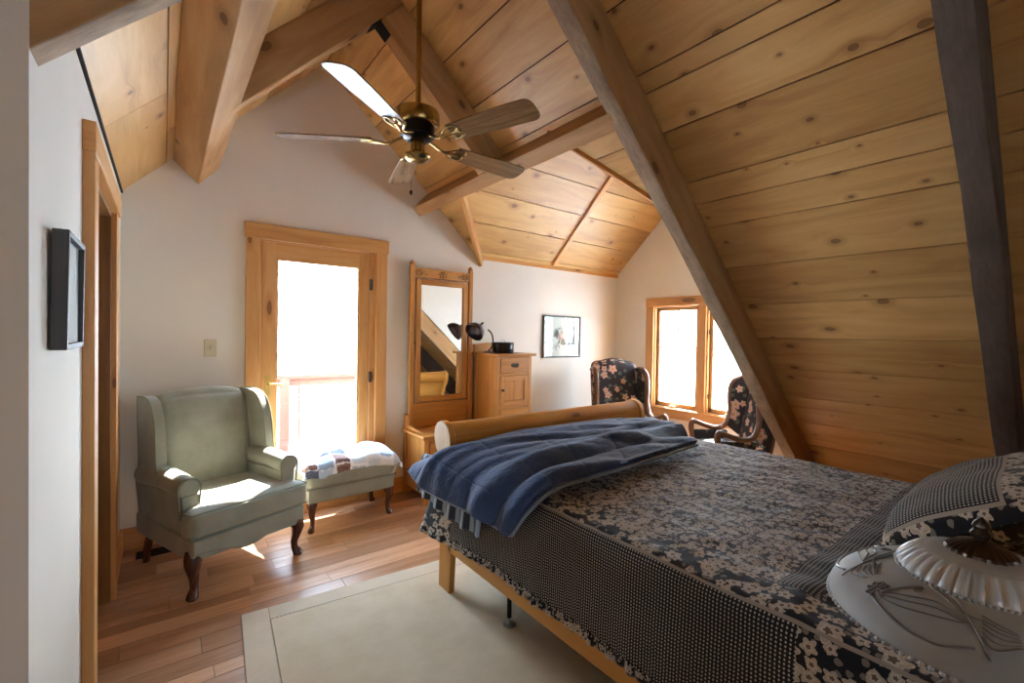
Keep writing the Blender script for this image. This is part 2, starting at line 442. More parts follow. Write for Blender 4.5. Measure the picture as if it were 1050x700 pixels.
def tag(o, label=None, cat=None, group=None, kind=None):
    if label: o['label'] = label
    if cat: o['category'] = cat
    if group: o['group'] = group
    if kind: o['kind'] = kind
    return o
def thing(name, label, cat, loc=(0, 0, 0), rz=0.0, group=None, kind=None):
    o = bpy.data.objects.new(name, None); C.objects.link(o); o.location = loc; o.rotation_euler = (0, 0, rz)
    o.empty_display_size = .1
    return tag(o, label, cat, group, kind)
def copy_tree(o, parent=None):
    c = o.copy(); C.objects.link(c); c.parent = parent
    for ch in list(o.children): copy_tree(ch, c)
    return c

# ------------------------------------------------------------------ dimensions (metres; camera stands at x=0,y=0)
XL, XB, YA, YN, XK = -.213, 4.476, 3.7, -2.6, -1.6
RX, RZ = .982, 3.455                      # ridge
ML, MR = 1.026, .934                      # pitch of the two main slopes
def zl(x): return RZ-ML*(RX-x)
def zr(x): return RZ-MR*(x-RX)
EZ, PD, YR = 2.14, .95, 2.65              # dormer eave height, pitch, ridge position
def zp(y): return EZ+PD*(YA-y)
ZR = zp(YR); YC = 1.53                 # dormer ridge height, near cheek
def zq(y): return ZR-PD*(YR-y)

# ------------------------------------------------------------------ planked slopes
def slope_planks(name, P, nrm, rows, mat, label, seed, gap=.0034, th=.022, kind='structure', cat='ceiling'):
    """rows: list of (v0, v1, [(u0_at_v0,u1_at_v0,u0_at_v1,u1_at_v1), ...]); boards run along u"""
    random.seed(seed)
    mb = MB()
    for (v0, v1, ivs) in rows:
        for (a0, a1, b0, b1) in ivs:
            ga, gb = v0+gap, v1-gap
            g2 = .0015
            pts = [(a0+g2, ga), (a1-g2, ga), (b1-g2, gb), (b0+g2, gb)]
            vs = [P(u, v) for u, v in pts]; vs2 = [p+nrm*th for p in vs]
            mb.add(vs+vs2, [(0, 1, 2, 3), (7, 6, 5, 4), (0, 4, 5, 1), (1, 5, 6, 2), (2, 6, 7, 3), (3, 7, 4, 0)], 0,
                   [(u, v) for u, v in pts]*2, tone=random.uniform(-1, 1), smooth=False)
            # dark backing slab added behind the boards to stop light leaks
            q = [(a0, v0-.002), (a1, v0-.002), (b1, v1+.002), (b0, v1+.002)]
            w = [P(u, v)+nrm*(th+.001) for u, v in q]; w2 = [p+nrm*.06 for p in w]
            mb.add(w+w2, [(0, 1, 2, 3), (7, 6, 5, 4), (0, 4, 5, 1), (1, 5, 6, 2), (2, 6, 7, 3), (3, 7, 4, 0)], 1, [(0, 0)]*8, smooth=False)
    o = mb.build(name, [mat, M['gap']])
    return tag(o, label, cat, kind=kind)
def split(u0, u1, cuts):
    c = [u0]+sorted(x for x in cuts if u0 < x < u1)+[u1]
    return [(a, b, a, b) for a, b in zip(c, c[1:])]

# right main slope: v = distance down the slope from the ridge, u = y
kr = math.sqrt(1+MR*MR); NR = Vector((MR, 0, 1)).normalized()
def PR(u, v): x = RX+v/kr; return Vector((x, u, RZ-MR*(x-RX)))
HX = 1.9
vh = (HX-RX)*kr
vs = sorted([0.0, .237, .546, .855, 1.164, vh]+[.855+.309*k for k in range(2, 13)]+[(2.39-RX)*kr])
vend = (XB-RX)*kr
vs = [v for v in vs if v < vend-.05]+[vend]
rows = []
for a, b in zip(vs, vs[1:]):
    if b <= vh+1e-6:
        cuts = [.29, 2.605] if random.random() < .5 else [.29, 1.465]
        rows.append((a, b, split(YN, YA+.14, cuts+[-1.2])))
    else:
        xa, xb = RX+a/kr, RX+b/kr
        ya, yb = max(1.49, 3.95-.983*xa), max(1.49, 3.95-.983*xb)
        iv = split(YN, .29, [-1.3])
        if ya > 1.56 and random.random() < 1:
            iv += [(.29, 1.465, .29, 1.465), (1.465, ya, 1.465, yb)]
        else: iv += [(.29, ya, .29, yb)]
        fa, fb = (xa+1.374)/1.0171, (xb+1.374)/1.0171
        if fa < YA-.01: iv.append((fa, YA+.14, min(fb, YA), YA+.14))
        rows.append((a, b, iv))
slope_planks('ceiling_right', PR, NR, rows, M['pine'], 'wide knotty pine boards of the long slope coming down over the bed', 3)
# left main slope
kl = math.sqrt(1+ML*ML); NL = Vector((-ML, 0, 1)).normalized()
def PL(u, v): x = RX-v/kl; return Vector((x, u, RZ-ML*(RX-x)))
vL = (RX-XL)*kl
vv = [0, .28, .58, .885, 1.19, 1.395, vL]
rows = []
for i, (a, b) in enumerate(zip(vv, vv[1:])):
    rows.append((a, b, split(YN, YA+.14, [1.36, 2.6] if i != 4 else [1.36, 3.1])))
vk = (RX-XK)*kl
vv = [vL+.3*k for k in range(0, 8) if vL+.3*k < vk-.1]+[vk]
for a, b in zip(vv, vv[1:]): rows.append((a, b, split(YN, YA, [0.2, 1.4])))
slope_planks('ceiling_left', PL, NL, rows, M['pine'], 'pale pine boards of the slope above the closet doorway', 5)
# dormer: far slope P (v = distance up from the eave, u = x) and near slope Q
kp = math.sqrt(1+PD*PD); NP = Vector((0, PD, 1)).normalized(); NQ = Vector((0, -PD, 1)).normalized()
def PP(u, v): y = YA-v/kp; return Vector((u, y, zp(y)))
def PQ(u, v): y = YC+v/kp; return Vector((u, y, zq(y)))
vd = (YA-YR)*kp
vv = [-.16, .055, .359, .663, .967, 1.271, vd]
rows = []
for a, b in zip(vv, vv[1:]):
    def xa(v): return 1.0171*(YA-v/kp)-1.374+.012
    rows.append((a, b, [(xa(a), 3.36, xa(b), 3.36), (3.36, XB+.14, 3.36, XB+.14)]))
slope_planks('ceiling_dormer', PP, NP, rows, M['pine'], 'sunlit pine boards of the dormer slope over the tall cabinet', 9)
rows = []
vv = [0, .3, .6, .9, 1.2, 1.4, (YR-YC)*kp]
for a, b in zip(vv, vv[1:]):
    def xq(v): return (3.95-(YC+v/kp))/.983
    rows.append((a, b, [(xq(a), XB+.14, xq(b), XB+.14)]))
slope_planks('ceiling_dormer_near', PQ, NQ, rows, M['pine'], 'pine boards of the dormer slope nearest the bed, hidden behind the beam', 11)

mb = MB()
mb.prism([(RX-.12, RZ-.12*ML+.055), (RX, RZ+.004), (RX+.12, RZ-.12*MR+.055), (RX, RZ+.2)], YN-.12, YA+.14, 'xz')  # unseen blocks added over both ridges to keep sky light out
mb.prism([(YR-.12, ZR-.12*PD+.055), (YR, ZR+.004), (YR+.12, ZR-.12*PD+.055), (YR, ZR+.2)], 1.6, XB+.14, 'yz')
tag(mb.build('roof', M['gap']), 'unseen dark blocks added above the ceiling ridges to stop light leaks', 'roof', kind='structure')
# ------------------------------------------------------------------ walls
def strips(mb, xs, botf, topf, t0, t1, plane):
    for a, b in zip(xs, xs[1:]):
        e = 1e-4
        mb.prism([(a, botf(a+e)), (b, botf(b-e)), (b, topf(b-e)), (a, topf(a+e))], t0, t1, plane)
mb = MB()
DX0, DX1, DZ = .545, 1.395, 2.045
def topA(x):
    if x < XL: return zl(XL)
    if x < RX: return zl(x)
    if x < 2.39: return zr(x)
    return EZ
for a, b in ((-1.72, XL), (XL, DX0), (DX1, 2.39), (2.39, XB+.12)):
    strips(mb, [a, b], lambda x: 0, topA, YA, YA+.14, 'xz')
strips(mb, [DX0, RX], lambda x: DZ, topA, YA, YA+.14, 'xz'); strips(mb, [RX, DX1], lambda x: DZ, topA, YA, YA+.14, 'xz')
tag(mb.build('wall_far', M['wall']), 'white plaster gable wall with the glazed balcony door and mirror', 'wall', kind='structure')
mb = MB()
OY0, OY1, OZ = 2.13, 3.05, 1.965
for a, b, z0 in ((1.42, OY0, 0), (OY0, OY1, OZ), (OY1, YA, 0)):
    mb.prism([(a, z0), (b, z0), (b, 2.235), (a, 2.235)], XL-.12, XL, 'yz')
tag(mb.build('wall_left', M['wall']), 'narrow white wall beside the closet doorway holding the dark framed print', 'wall', kind='structure')
mb = MB(); mb.prism([(XK, 0), (XL, 0), (XL, zl(XL)+.01), (XK, zl(XK)+.01)], 1.30, 1.42, 'xz')
tag(mb.build('wall_hall', M['wall']), 'shadowed grey white wall end at the left edge', 'wall', kind='structure')
mb = MB()
WY0, WY1, WZ0, WZ1 = 1.955, 3.15, .59, 1.74
def topB(y):
    if y < YC: return zr(XB)+.01
    return (zq(y) if y < YR else zp(y))
for a, b in ((YN-.12, YC), (YC, WY0), (WY1, YA)): strips(mb, [a, b], lambda y: 0, topB, XB, XB+.14, 'yz')
for a, b in ((WY0, YR), (YR, WY1)):
    strips(mb, [a, b], lambda y: 0, lambda y: WZ0, XB, XB+.14, 'yz'); strips(mb, [a, b], lambda y: WZ1, topB, XB, XB+.14, 'yz')
tag(mb.build('wall_right', M['wall']), 'white dormer gable wall around the casement windows', 'wall', kind='structure')
mb = MB(); mb.prism([(2.40, zr(2.40)-.004), (XB, zr(XB)-.004), (XB, zq(YC)+.02), (2.40, zq(YC)+.02)], YC-.09, YC, 'xz')
tag(mb.build('wall_dormer', M['wall']), 'triangular white dormer cheek above the long slope', 'wall', kind='structure')
mb = MB()
def topN(x): return (zl(x) if x < RX else zr(x))+.01
NW = (-.1, .45, 1.1, 1.7)
for a, b in ((XK-.12, NW[0]), (NW[1], RX), (RX, XB+.12)): strips(mb, [a, b], lambda x: 0, topN, YN-.12, YN, 'xz')
strips(mb, [NW[0], NW[1]], lambda x: 0, lambda x: NW[2], YN-.12, YN, 'xz'); strips(mb, [NW[0], NW[1]], lambda x: NW[3], topN, YN-.12, YN, 'xz')
tag(mb.build('wall_near', M['wall']), 'white gable wall behind the viewer with an opening for the added fill window', 'wall', kind='structure')
mb = MB(); mb.b2((XK-.12, YN-.12, 0), (XK, YA+.14, zl(XK)+.02))
tag(mb.build('wall_knee', M['wall']), 'low white knee wall under the left slope', 'wall', kind='structure')

# floor: random length strips
random.seed(21)
mb = MB(); y = YN
while y < YA+.05:
    w = random.choice((.083, .083, .108, .132)); x = XK-random.uniform(0, .8)
    while x < XB:
        l = random.uniform(.35, 1.35)
        a, b = max(x, XK-.1), min(x+l, XB+.1)
        if b-a > .02: mb.box(((a+b)/2, y+w/2, -.01), (b-a-.0016, w-.0022, .02), tone=random.uniform(-1, 1), grain=0)
        x += l
    y += w
mb.b2((XK-.12, YN-.12, -.12), (XB+.14, YA+.14, -.0205), mat=1)
tag(mb.build('floor', [M['floor'], M['floor_gap']], bevel=.0008), 'honey brown hardwood strip floor', 'floor', kind='structure')

# baseboards
mb = MB(); mb.b2((XL, YA-.018, 0), (.448, YA, .135)); mb.b2((1.492, YA-.018, 0), (XB, YA, .135))
tag(mb.build('baseboard_far', M['trim'], bevel=.003), 'pine baseboard under the balcony door wall', 'baseboard', kind='structure')
mb = MB(); mb.b2((XL, 3.16, 0), (XL+.018, YA-.018, .135))
tag(mb.build('baseboard_left', M['trim'], bevel=.003), 'short pine baseboard between closet doorway and corner', 'baseboard', kind='structure')
mb = MB(); mb.b2((XB-.018, YC, 0), (XB, YA-.018, .135))
tag(mb.build('baseboard_right', M['trim'], bevel=.003), 'pine baseboard under the casement windows', 'baseboard', kind='structure')
# closet doorway
t = thing('door_2', 'pine cased closet doorway with a closed plank door set deep', 'door', (XL, OY0, 0), kind='structure')
mb = MB()
mb.b2((0, -.095, 0), (.032, .005, OZ+.01)); mb.b2((0, OY1-OY0-.005, 0), (.024, OY1-OY0+.095, OZ+.01))
mb.b2((0, -.105, OZ), (.034, OY1-OY0+.105, OZ+.10))
mb.build('casing', M['trim'], t, bevel=.003)
mb = MB()
mb.b2((-.14, -.001, 0), (.002, .02, OZ)); mb.b2((-.14, OY1-OY0-.02, 0), (.002, OY1-OY0+.001, OZ)); mb.b2((-.14, 0, OZ-.02), (.002, OY1-OY0, OZ+.001))
mb.build('jamb', M['darkdoor'], t, bevel=.002)
mb = MB()
for k in range(7): mb.b2((-.19, .02+k*.126, .01), (-.15, .02+(k+1)*.126-.002, OZ-.02), tone=random.uniform(-1, 1))
d2 = mb.build('door_panel', M['darkdoor'], t, bevel=.002)
mb = MB(); mb.lathe([(.0, -.001), (.012, 0), (.012, .03), (.026, .04), (.028, .055), (.015, .066), (0.001, .068)], (-.15, .09, .98), 20, rot=Matrix.Rotation(R(90), 3, 'Y'))
mb.build('door_knob', M['bronze'], d2)

# ------------------------------------------------------------------ balcony door
t = thing('door_1', 'pine framed glass balcony door, bright with daylight', 'door', (0, YA, 0), kind='structure')
mb = MB()
mb.b2((.455, -.026, 0), (.548, 0, 2.05)); mb.b2((1.396, -.026, 0), (1.489, 0, 2.05)); mb.b2((.445, -.032, 2.045), (1.499, 0, 2.152))
mb.build('casing', M['trim'], t, bevel=.003)
mb = MB(); mb.b2((DX0, 0, 0), (DX0+.012, .14, DZ)); mb.b2((1.348, -.004, 0), (DX1, .14, DZ)); mb.b2((DX0, 0, 2.037), (DX1, .14, DZ)); mb.b2((DX0, .0, 0), (DX1, .14, .012))
mb.build('jamb', M['trim'], t, bevel=.002)
slab = MB(); sy0, sy1 = .004, .046
slab.b2((.558, sy0, .014), (.655, sy1, 2.035)); slab.b2((1.266, sy0, .014), (1.346, sy1, 2.035))
slab.b2((.655, sy0, 1.918), (1.266, sy1, 2.035)); slab.b2((.655, sy0, .014), (1.266, sy1, .27))
so = slab.build('door_frame', M['trim'], t, bevel=.003)
mb = MB()
for a, b in (((.655, .008, .27), (.668, .042, 1.918)), ((1.253, .008, .27), (1.266, .042, 1.918)), ((.668, .008, 1.905), (1.253, .042, 1.918)), ((.668, .008, .27), (1.253, .042, .283))): mb.b2(a, b)
mb.build('glazing_bead', M['trim'], so, bevel=.002)
mb = MB(); mb.b2((.66, .022, .275), (1.261, .028, 1.913)); mb.build('pane', M['glass'], so)
mb = MB()
mb.b2((.583, -.004, .85), (.617, .004, 1.06))
mb.tube([(.6, -.002, 1.0), (.6, -.035, 1.0), (.605, -.045, 1.0), (.66, -.047, .998), (.70, -.044, .99)], .008, 10)
mb.tube([(.6, -.001, .905), (.6, -.022, .905)], .012, 12); mb.box((.6, -.027, .905), (.01, .012, .036))
mb.build('door_handle', M['brass_bright'], so, bevel=.002)
for z in (.25, 1.02, 1.78):
    mb = MB(); mb.tube([(1.35, -.012, z-.045), (1.35, -.012, z+.045)], .008, 10); mb.b2((1.35, -.008, z-.045), (1.372, -.003, z+.045))
    mb.build('hinge', M['bronze'], so)

# ------------------------------------------------------------------ window with two casements
t = thing('window_1', 'pine cased pair of casement windows in the dormer gable', 'window', (XB, 0, 0), kind='structure')
mb = MB(); O0, O1 = 1.861, 3.245
mb.b2((-.024, WY1-.005, .60), (0, O1, 1.74)); mb.b2((-.024, O0, .60), (0, WY0+.005, 1.74))
mb.b2((-.028, O0-.004, 1.735), (0, O1+.004, 1.833)); mb.b2((-.028, O0-.004, .494), (0, O1+.004, .60))
mb.b2((-.02, 2.51, .6), (.1, 2.595, 1.74))
mb.build('window_frame', M['trim'], t, bevel=.003)
mb = MB()
for y0, y1 in ((WY0, 2.51), (2.595, WY1)):
    mb.b2((0, y0, WZ0), (.14, y0+.018, WZ1)); mb.b2((0, y1-.018, WZ0), (.14, y1, WZ1)); mb.b2((0, y0, WZ0), (.14, y1, WZ0+.018)); mb.b2((0, y0, WZ1-.018), (.14, y1, WZ1))
mb.build('window_jamb', M['trim'], t, bevel=.002)
for y0, y1 in ((WY0+.018, 2.492), (2.613, WY1-.018)):
    mb = MB(); z0, z1 = WZ0+.018, WZ1-.018; w = .036
    mb.b2((.035, y0, z0), (.075, y0+w, z1)); mb.b2((.035, y1-w, z0), (.075, y1, z1)); mb.b2((.035, y0, z0), (.075, y1, z0+w+.012)); mb.b2((.035, y0, z1-w), (.075, y1, z1))
    s_ = mb.build('sash', M['trim'], t, bevel=.002)
    mb = MB()
    for a, b in (((.030, y0, z0), (.034, y0+.008, z1)), ((.030, y1-.008, z0), (.034, y1, z1)), ((.030, y0, z0), (.034, y1, z0+.01)), ((.030, y0, z1-.01), (.034, y1, z1))): mb.b2(a, b)
    mb.build('weatherstrip', M['sash'], s_)
    mb = MB(); mb.b2((.052, y0+w, z0+w), (.058, y1-w, z1-w)); mb.build('pane', M['glass'], s_)
    mb = MB(); zm = z0+(z1-z0)*.6
    mb.b2((.046, y0+w, zm-.008), (.064, y1-w, zm+.008)); mb.b2((.047, (y0+y1)/2-.008, zm), (.063, (y0+y1)/2+.008, z1-w))
    mb.build('muntin', M['muntin'], s_)
    mb = MB(); mb.box((.012, (y0+y1)/2+.03, z0+.012), (.02, .07, .018)); mb.tube([(.005, (y0+y1)/2+.03, z0+.016), (-.015, (y0+y1)/2+.03, z0+.026), (-.02, (y0+y1)/2-.03, z0+.026)], .006, 8)
    mb.build('crank_handle', M['white_pl'], s_, bevel=.002)
    mb = MB()
    for z in (.78, 1.45): mb.box((.02, y1 if y0 < 2.2 else y0, z), (.025, .012, .05))
    mb.build('sash_latch', M['bronze'], s_)

t = thing('added_window_2', 'small pine cased window added for fill light behind the viewer', 'window', (0, YN, 0), kind='structure')  # invented window, lets extra daylight in from the camera side
mb = MB(); x0, x1, z0, z1 = NW
for a, b in (((x0-.09, 0, z0-.09), (x0+.01, .024, z1+.09)), ((x1-.01, 0, z0-.09), (x1+.09, .024, z1+.09)), ((x0, 0, z1-.01), (x1, .024, z1+.09)), ((x0, 0, z0-.09), (x1, .024, z0+.01)),
             ((x0, -.12, z0), (x0+.04, 0, z1)), ((x1-.04, -.12, z0), (x1, 0, z1)), ((x0, -.12, z0), (x1, 0, z0+.04)), ((x0, -.12, z1-.04), (x1, 0, z1))): mb.b2(a, b)
mb.build('window_frame', M['trim'], t, bevel=.003)
mb = MB(); mb.b2((x0, -.06, z0), (x1, -.054, z1)); mb.build('pane', M['glass'], t)

# ------------------------------------------------------------------ timbers
def beam(name, pts0, d, nrm, depth, w0, w1, label, mats, group='roof timbers', bevel=.005, wob=.0):
    """pts0: start point on the boards; d: vector to the end; nrm: outward normal of the slope; the timber hangs depth below; w0..w1 its extent along 'side'"""
    p = Vector(pts0); L = d.length; ax = d.normalized(); side = ax.cross(nrm).normalized()
    rot = Matrix((ax, side, nrm)).transposed()
    mb = MB(); nseg = max(2, int(L/.25))
    vs = []; uvs = []
    prof = [(w0, 0), (w1, 0), (w1, -depth), (w0, -depth)]
    # four faces each with own uv strip
    fs = []; ms = []
    def j(i, k): return wob*math.sin(i*1.7+k*2.3)*.5+wob*math.sin(i*.6+k)
    V = [[rot @ Vector((L*i/nseg, a+(j(i, k) if b else 0), b+(j(i, k+5) if b else 0)))+p for k, (a, b) in enumerate(prof)] for i in range(nseg+1)]
    mi = {0: 0, 1: 0, 2: 1, 3: 0}
    for k in range(4):
        k2 = (k+1) % 4; base = []
        h = (w1-w0) if k % 2 == 0 else depth
        vs = []; uvs = []
        for i in range(nseg+1):
            vs += [V[i][k], V[i][k2]]; uvs += [(L*i/nseg, 0), (L*i/nseg, h)]
        fs = [(2*i, 2*i+2, 2*i+3, 2*i+1) for i in range(nseg)]
        mb.add(vs, fs, mi[k], uvs, smooth=False)
    mb.add(V[0], [(0, 1, 2, 3)], 0, [(0, 0), (0, .1), (.2, .1), (.2, 0)], smooth=False); mb.add(V[-1], [(3, 2, 1, 0)], 0, [(0, 0), (0, .1), (.2, .1), (.2, 0)], smooth=False)
    o = mb.build(name, mats)
    bm = bmesh.new(); bm.from_mesh(o.data); bmesh.ops.remove_doubles(bm, verts=bm.verts, dist=1e-5); bmesh.ops.recalc_face_normals(bm, faces=bm.faces); bm.to_mesh(o.data); bm.free()
    md = o.modifiers.new('bevel', 'BEVEL'); md.width = bevel; md.segments = 2; md.limit_method = 'ANGLE'; md.angle_limit = R(40)
    tag(o, label, 'beam', group)
    return o
BG = [M['beam'], M['beam_grey']]; BB = [M['beam'], M['beam']]
random.seed(4)
# rafters on the right slope (ax down the slope, side = -y .. so extent given along side)
def rafter_r(y0, y1, x0, x1, label, mats, wob=.003):
    p = Vector((x0, 0, zr(x0))); d = Vector((x1-x0, 0, zr(x1)-zr(x0)))
    ax = d.normalized(); side = ax.cross(NR).normalized()   # along +-y
    s = side.y
    a, b = (y0*s, y1*s) if s > 0 else (y1*s, y0*s)
    return beam('rafter', p, d, NR, .207, a, b, label, mats, wob=wob)
def rafter_l(y0, y1, x0, x1, label, mats, depth=.2, wob=.003):
    p = Vector((x0, 0, zl(x0))); d = Vector((x1-x0, 0, zl(x1)-zl(x0)))
    ax = d.normalized(); side = ax.cross(NL).normalized(); s = side.y
    a, b = (y0*s, y1*s) if s > 0 else (y1*s, y0*s)
    return beam('rafter', p, d, NL, depth, a, b, label, mats, wob=wob)
rafter_r(1.42, 1.51, RX+.0, XB-.02, 'long grey faced rafter slanting down to the floor beside the dormer', BG, .004)
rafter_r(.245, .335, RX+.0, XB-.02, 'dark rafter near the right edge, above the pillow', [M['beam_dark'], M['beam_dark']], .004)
r1 = rafter_r(2.56, 2.65, RX+.0, 1.86, 'short rafter behind the fan rod, ending at the dormer header', BB, .002)
rafter_l(1.305, 1.39, XL-.19, .13, 'weathered rafter end over the top of the left wall, nearest the wall corner', [M['beam'], M['beam_grey']], .205)
rafter_l(2.55, 2.64, .12, RX, 'upper left rafter between the heavy purlin and the ridge', BB, .19)
rafter_l(1.305, 1.39, .12, RX, 'left rafter above the fan just outside the view, between purlin and ridge', BB, .19)
# dark plates drawn for the stained notch at the rafter joint
mb = MB()
for sx, k in ((-1, ML), (1, MR)):
    n = Vector((k*sx, 0, 1)).normalized(); ax = Vector((sx, 0, -k)).normalized()
    dep = .19 if sx < 0 else .207
    base = Vector((RX, 2.6, RZ)) - n*(dep+.004)
    # where the two bottom planes meet
    rot = Matrix((ax, Vector((0, 1, 0)), n)).transposed()
    st = Vector((RX-.002, 2.6, RZ-dep*math.sqrt(1+k*k)-.006))
    mb.box(st+ax*.035, (.085, .085, .006), rot=rot)
tag(mb.build('rafter_dark_patch', M['iron'], bevel=.001), 'small dark plate drawn for the stained notch under the rafter peak', 'dark patch')
# purlins parallel to the ridge
def purlin(prof, y0, y1, label):
    mb = MB(); L = y1-y0; n = 16; vs = []
    for k in range(4):
        a, b = prof[k], prof[(k+1) % 4]; h = math.dist(a, b); vs = []; uvs = []
        for i in range(n+1):
            y = y0+L*i/n; w = .0025*math.sin(i*1.3+k*.0)
            vs += [(a[0]+w, y, a[1]+w), (b[0]+w, y, b[1]+w)]; uvs += [(y, 0), (y, h)]
        mb.add(vs, [(2*i, 2*i+2, 2*i+3, 2*i+1) for i in range(n)], 0, uvs, smooth=False)
    for y in (y0, y1): mb.add([(p[0], y, p[1]) for p in prof], [(0, 1, 2, 3)], 0, [(0, 0), (.1, 0), (.1, .2), (0, .2)], smooth=False)
    o = mb.build('purlin', M['beam'])
    bm = bmesh.new(); bm.from_mesh(o.data); bmesh.ops.remove_doubles(bm, verts=bm.verts, dist=.004); bmesh.ops.recalc_face_normals(bm, faces=bm.faces); bm.to_mesh(o.data); bm.free()
    md = o.modifiers.new('bevel', 'BEVEL'); md.width = .006; md.segments = 2; md.limit_method = 'ANGLE'; md.angle_limit = R(40)
    tag(o, label, 'beam', 'roof timbers')
nl = Vector((NL.x, 0, NL.z)); a = Vector((.041, 0, 2.487)); b = Vector((.146, 0, 2.595))
q = nl*-.192
purlin([(a.x, a.z), ((a+q).x, (a+q).z), (.296, 2.488), (.296-q.x, 2.488-q.z)], YN, YA, 'heavy lit purlin running along the left slope to the far wall')
nr = NR; c0 = Vector((1.719, 0, 2.478)); c1 = Vector((1.789, 0, 2.416)); q = nr*.21
purlin([(c0.x, c0.z), (c1.x, c1.z), ((c1+q).x, (c1+q).z), ((c0+q).x, (c0+q).z)], 1.49, YA, 'pale header beam above the dormer opening, between far wall and long rafter')
# valley rafters
def valley(p0, p1, w, h, label):
    p0, p1 = Vector(p0), Vector(p1); d = p1-p0; ax = d.normalized(); side = ax.cross(Vector((0, 0, 1))).normalized(); up = side.cross(ax)
    mb = MB(); mb.box((p0+p1)/2, (d.length, w, h), rot=Matrix((ax, side, up)).transposed())
    tag(mb.build('valley_rafter', M['trim'], bevel=.003), label, 'beam', 'roof timbers')
valley((2.44, 3.695, 2.075), (1.90, 3.205, 2.60), .035, .085, 'slim pale valley rafter between header beam and mirror wall')
def vr(x): return (x, 3.93-.983*x, zr(x))
valley(vr(1.86), vr(2.46), .03, .03, 'thin pale valley strip at the near edge of the dormer opening')
mb = MB(); ax = Vector((0, -1, PD)).normalized(); sd = Vector((1, 0, 0)); p0 = Vector((3.36, YA-.02, EZ+.02)); p1 = p0+ax*1.25; nn = -NP
mb.box((p0+p1)/2+nn*.012, ((p1-p0).length, .022, .024), rot=Matrix((ax, sd, ax.cross(sd))).transposed())
mb.box((p0+p1)/2+nn*.008+Vector((.03, 0, 0)), ((p1-p0).length, .045, .012), rot=Matrix((ax, sd, ax.cross(sd))).transposed(), tone=.8)
tag(mb.build('trim_1', M['trim'], bevel=.002), 'narrow batten over the board joints of the dormer slope', 'batten', kind='structure')
mb = MB(); mb.b2((2.43, YA-.012, EZ-.03), (XB, YA, EZ+.01))
tag(mb.build('trim_2', M['trim'], bevel=.002), 'thin pine strip under the dormer eave', 'trim', kind='structure')
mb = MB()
mb.box((XL+.004, (1.3+YA)/2, zl(XL)-.003), (.012, YA-1.3, .012))  # solid dark strip, shade of the wall-top gap put into its colour
tag(mb.build('shadow_strip', M['gap'], bevel=0), 'near black strip drawn as the shadow gap along the left wall top', 'trim', kind='structure')

# ------------------------------------------------------------------ outside
mb = MB()
for k in range(13): mb.b2((-1.2, YA+.16+k*.145, -.16), (3.6, YA+.16+k*.145+.138, -.125), tone=random.uniform(-1, 1))
tag(mb.build('balcony_deck', M['ext'], bevel=.003), 'weathered deck boards outside the balcony door', 'deck', kind='structure')
t = thing('balcony_railing', 'washed out wooden railing on the balcony behind the glass door', 'railing', (0, 4.95, -.125))
mb = MB(); mb.b2((-1.2, -.045, 1.03), (3.6, .045, 1.07)); mb.b2((-1.2, -.02, .96), (3.6, .02, 1.03)); mb.build('top_rail', M['ext'], t, bevel=.004)
mb = MB(); mb.b2((-1.2, -.02, .08), (3.6, .02, .15)); mb.build('bottom_rail', M['ext'], t, bevel=.004)
for x in (-.9, .95, 2.8):
    mb = MB(); mb.b2((x-.045, -.046, 0), (x+.045, .044, 1.035)); mb.build('post', M['ext'], t, bevel=.004)
for k in range(34):
    x = -1.12+k*.138
    if min(abs(x-p) for p in (-.9, .95, 2.8)) < .06: continue
    mb = MB(); mb.b2((x-.009, -.009, .15), (x+.009, .009, .96)); mb.build('baluster', M['ext'], t)
mb = MB(); mb.b2((-60, -60, -3.4), (60, 60, -3.2))
tag(mb.build('ground', M['snow']), 'bright overexposed ground outside', 'ground', kind='structure')
# leafless tree beyond the balcony
random.seed(12)
t = thing('bare_tree', 'faint washed out tree beyond the balcony railing', 'tree', (2.6, 11.5, -3.2))
mb = MB(); tips = []
def branch(p, d, L, r, lev):
    pts = [p]; q = p.copy()
    for i in range(4):
        d = (d+Vector((random.uniform(-.15, .15), random.uniform(-.15, .15), random.uniform(-.05, .1)))).normalized(); q = q+d*L/4; pts.append(q.copy())
    (trunk if lev == 0 else mb).tube(pts, [r*(1-.13*i) for i in range(5)], 6)
    if lev >= 3: tips.append(q); return
    for k in range(4):
        a = random.uniform(0, 2*PI); nd = (d*.6+Vector((math.cos(a), math.sin(a), random.uniform(.0, .5)))*.8).normalized()
        branch(pts[2+k % 3], nd, L*.6, r*.45, lev+1)
trunk = MB(); branch(Vector((0, 0, 0)), Vector((0, 0, 1)), 5.2, .13, 0)
trunk.build('trunk', M['bark'], t); mb.build('branches', M['bark'], t)

# ------------------------------------------------------------------ rug
t = thing('area_rug', 'cream woven area rug with a pale stitched border under the bed', 'rug', (.302, 2.514, 0), R(-4.6))
mb = MB(); Lx, Ly = 3.0, 2.35
def rg(u, v, w, z): return 0
mb.b2((.115, -Ly+.115, .001), (Lx-.115, -.115, .013), grain=0, off=(0, 0)); mb.build('rug_field', M['rug'], t, bevel=.003)
mb = MB()
for a, b in (((0, -Ly, .001), (.115, 0, .010)), ((Lx-.115, -Ly, .001), (Lx, 0, .010)), ((.115, -.115, .001), (Lx-.115, 0, .010)), ((.115, -Ly, .001), (Lx-.115, -Ly+.115, .010))): mb.b2(a, b, off=(0, 0))
mb.build('rug_border', M['rug_edge'], t, bevel=.003)
mb = MB(); n = 150
for k in range(n):
    x = .12+(Lx-.24)*k/n; mb.box((x+.006, -.118, .0135), (.011, .003, .002)); mb.box((x+.006, -Ly+.118, .0135), (.011, .003, .002))
for k in range(120):
    y = -.12-(Ly-.24)*k/120; mb.box((.118, y-.006, .0135), (.003, .011, .002))
mb.build('border_stitching', M['stitch'], t)

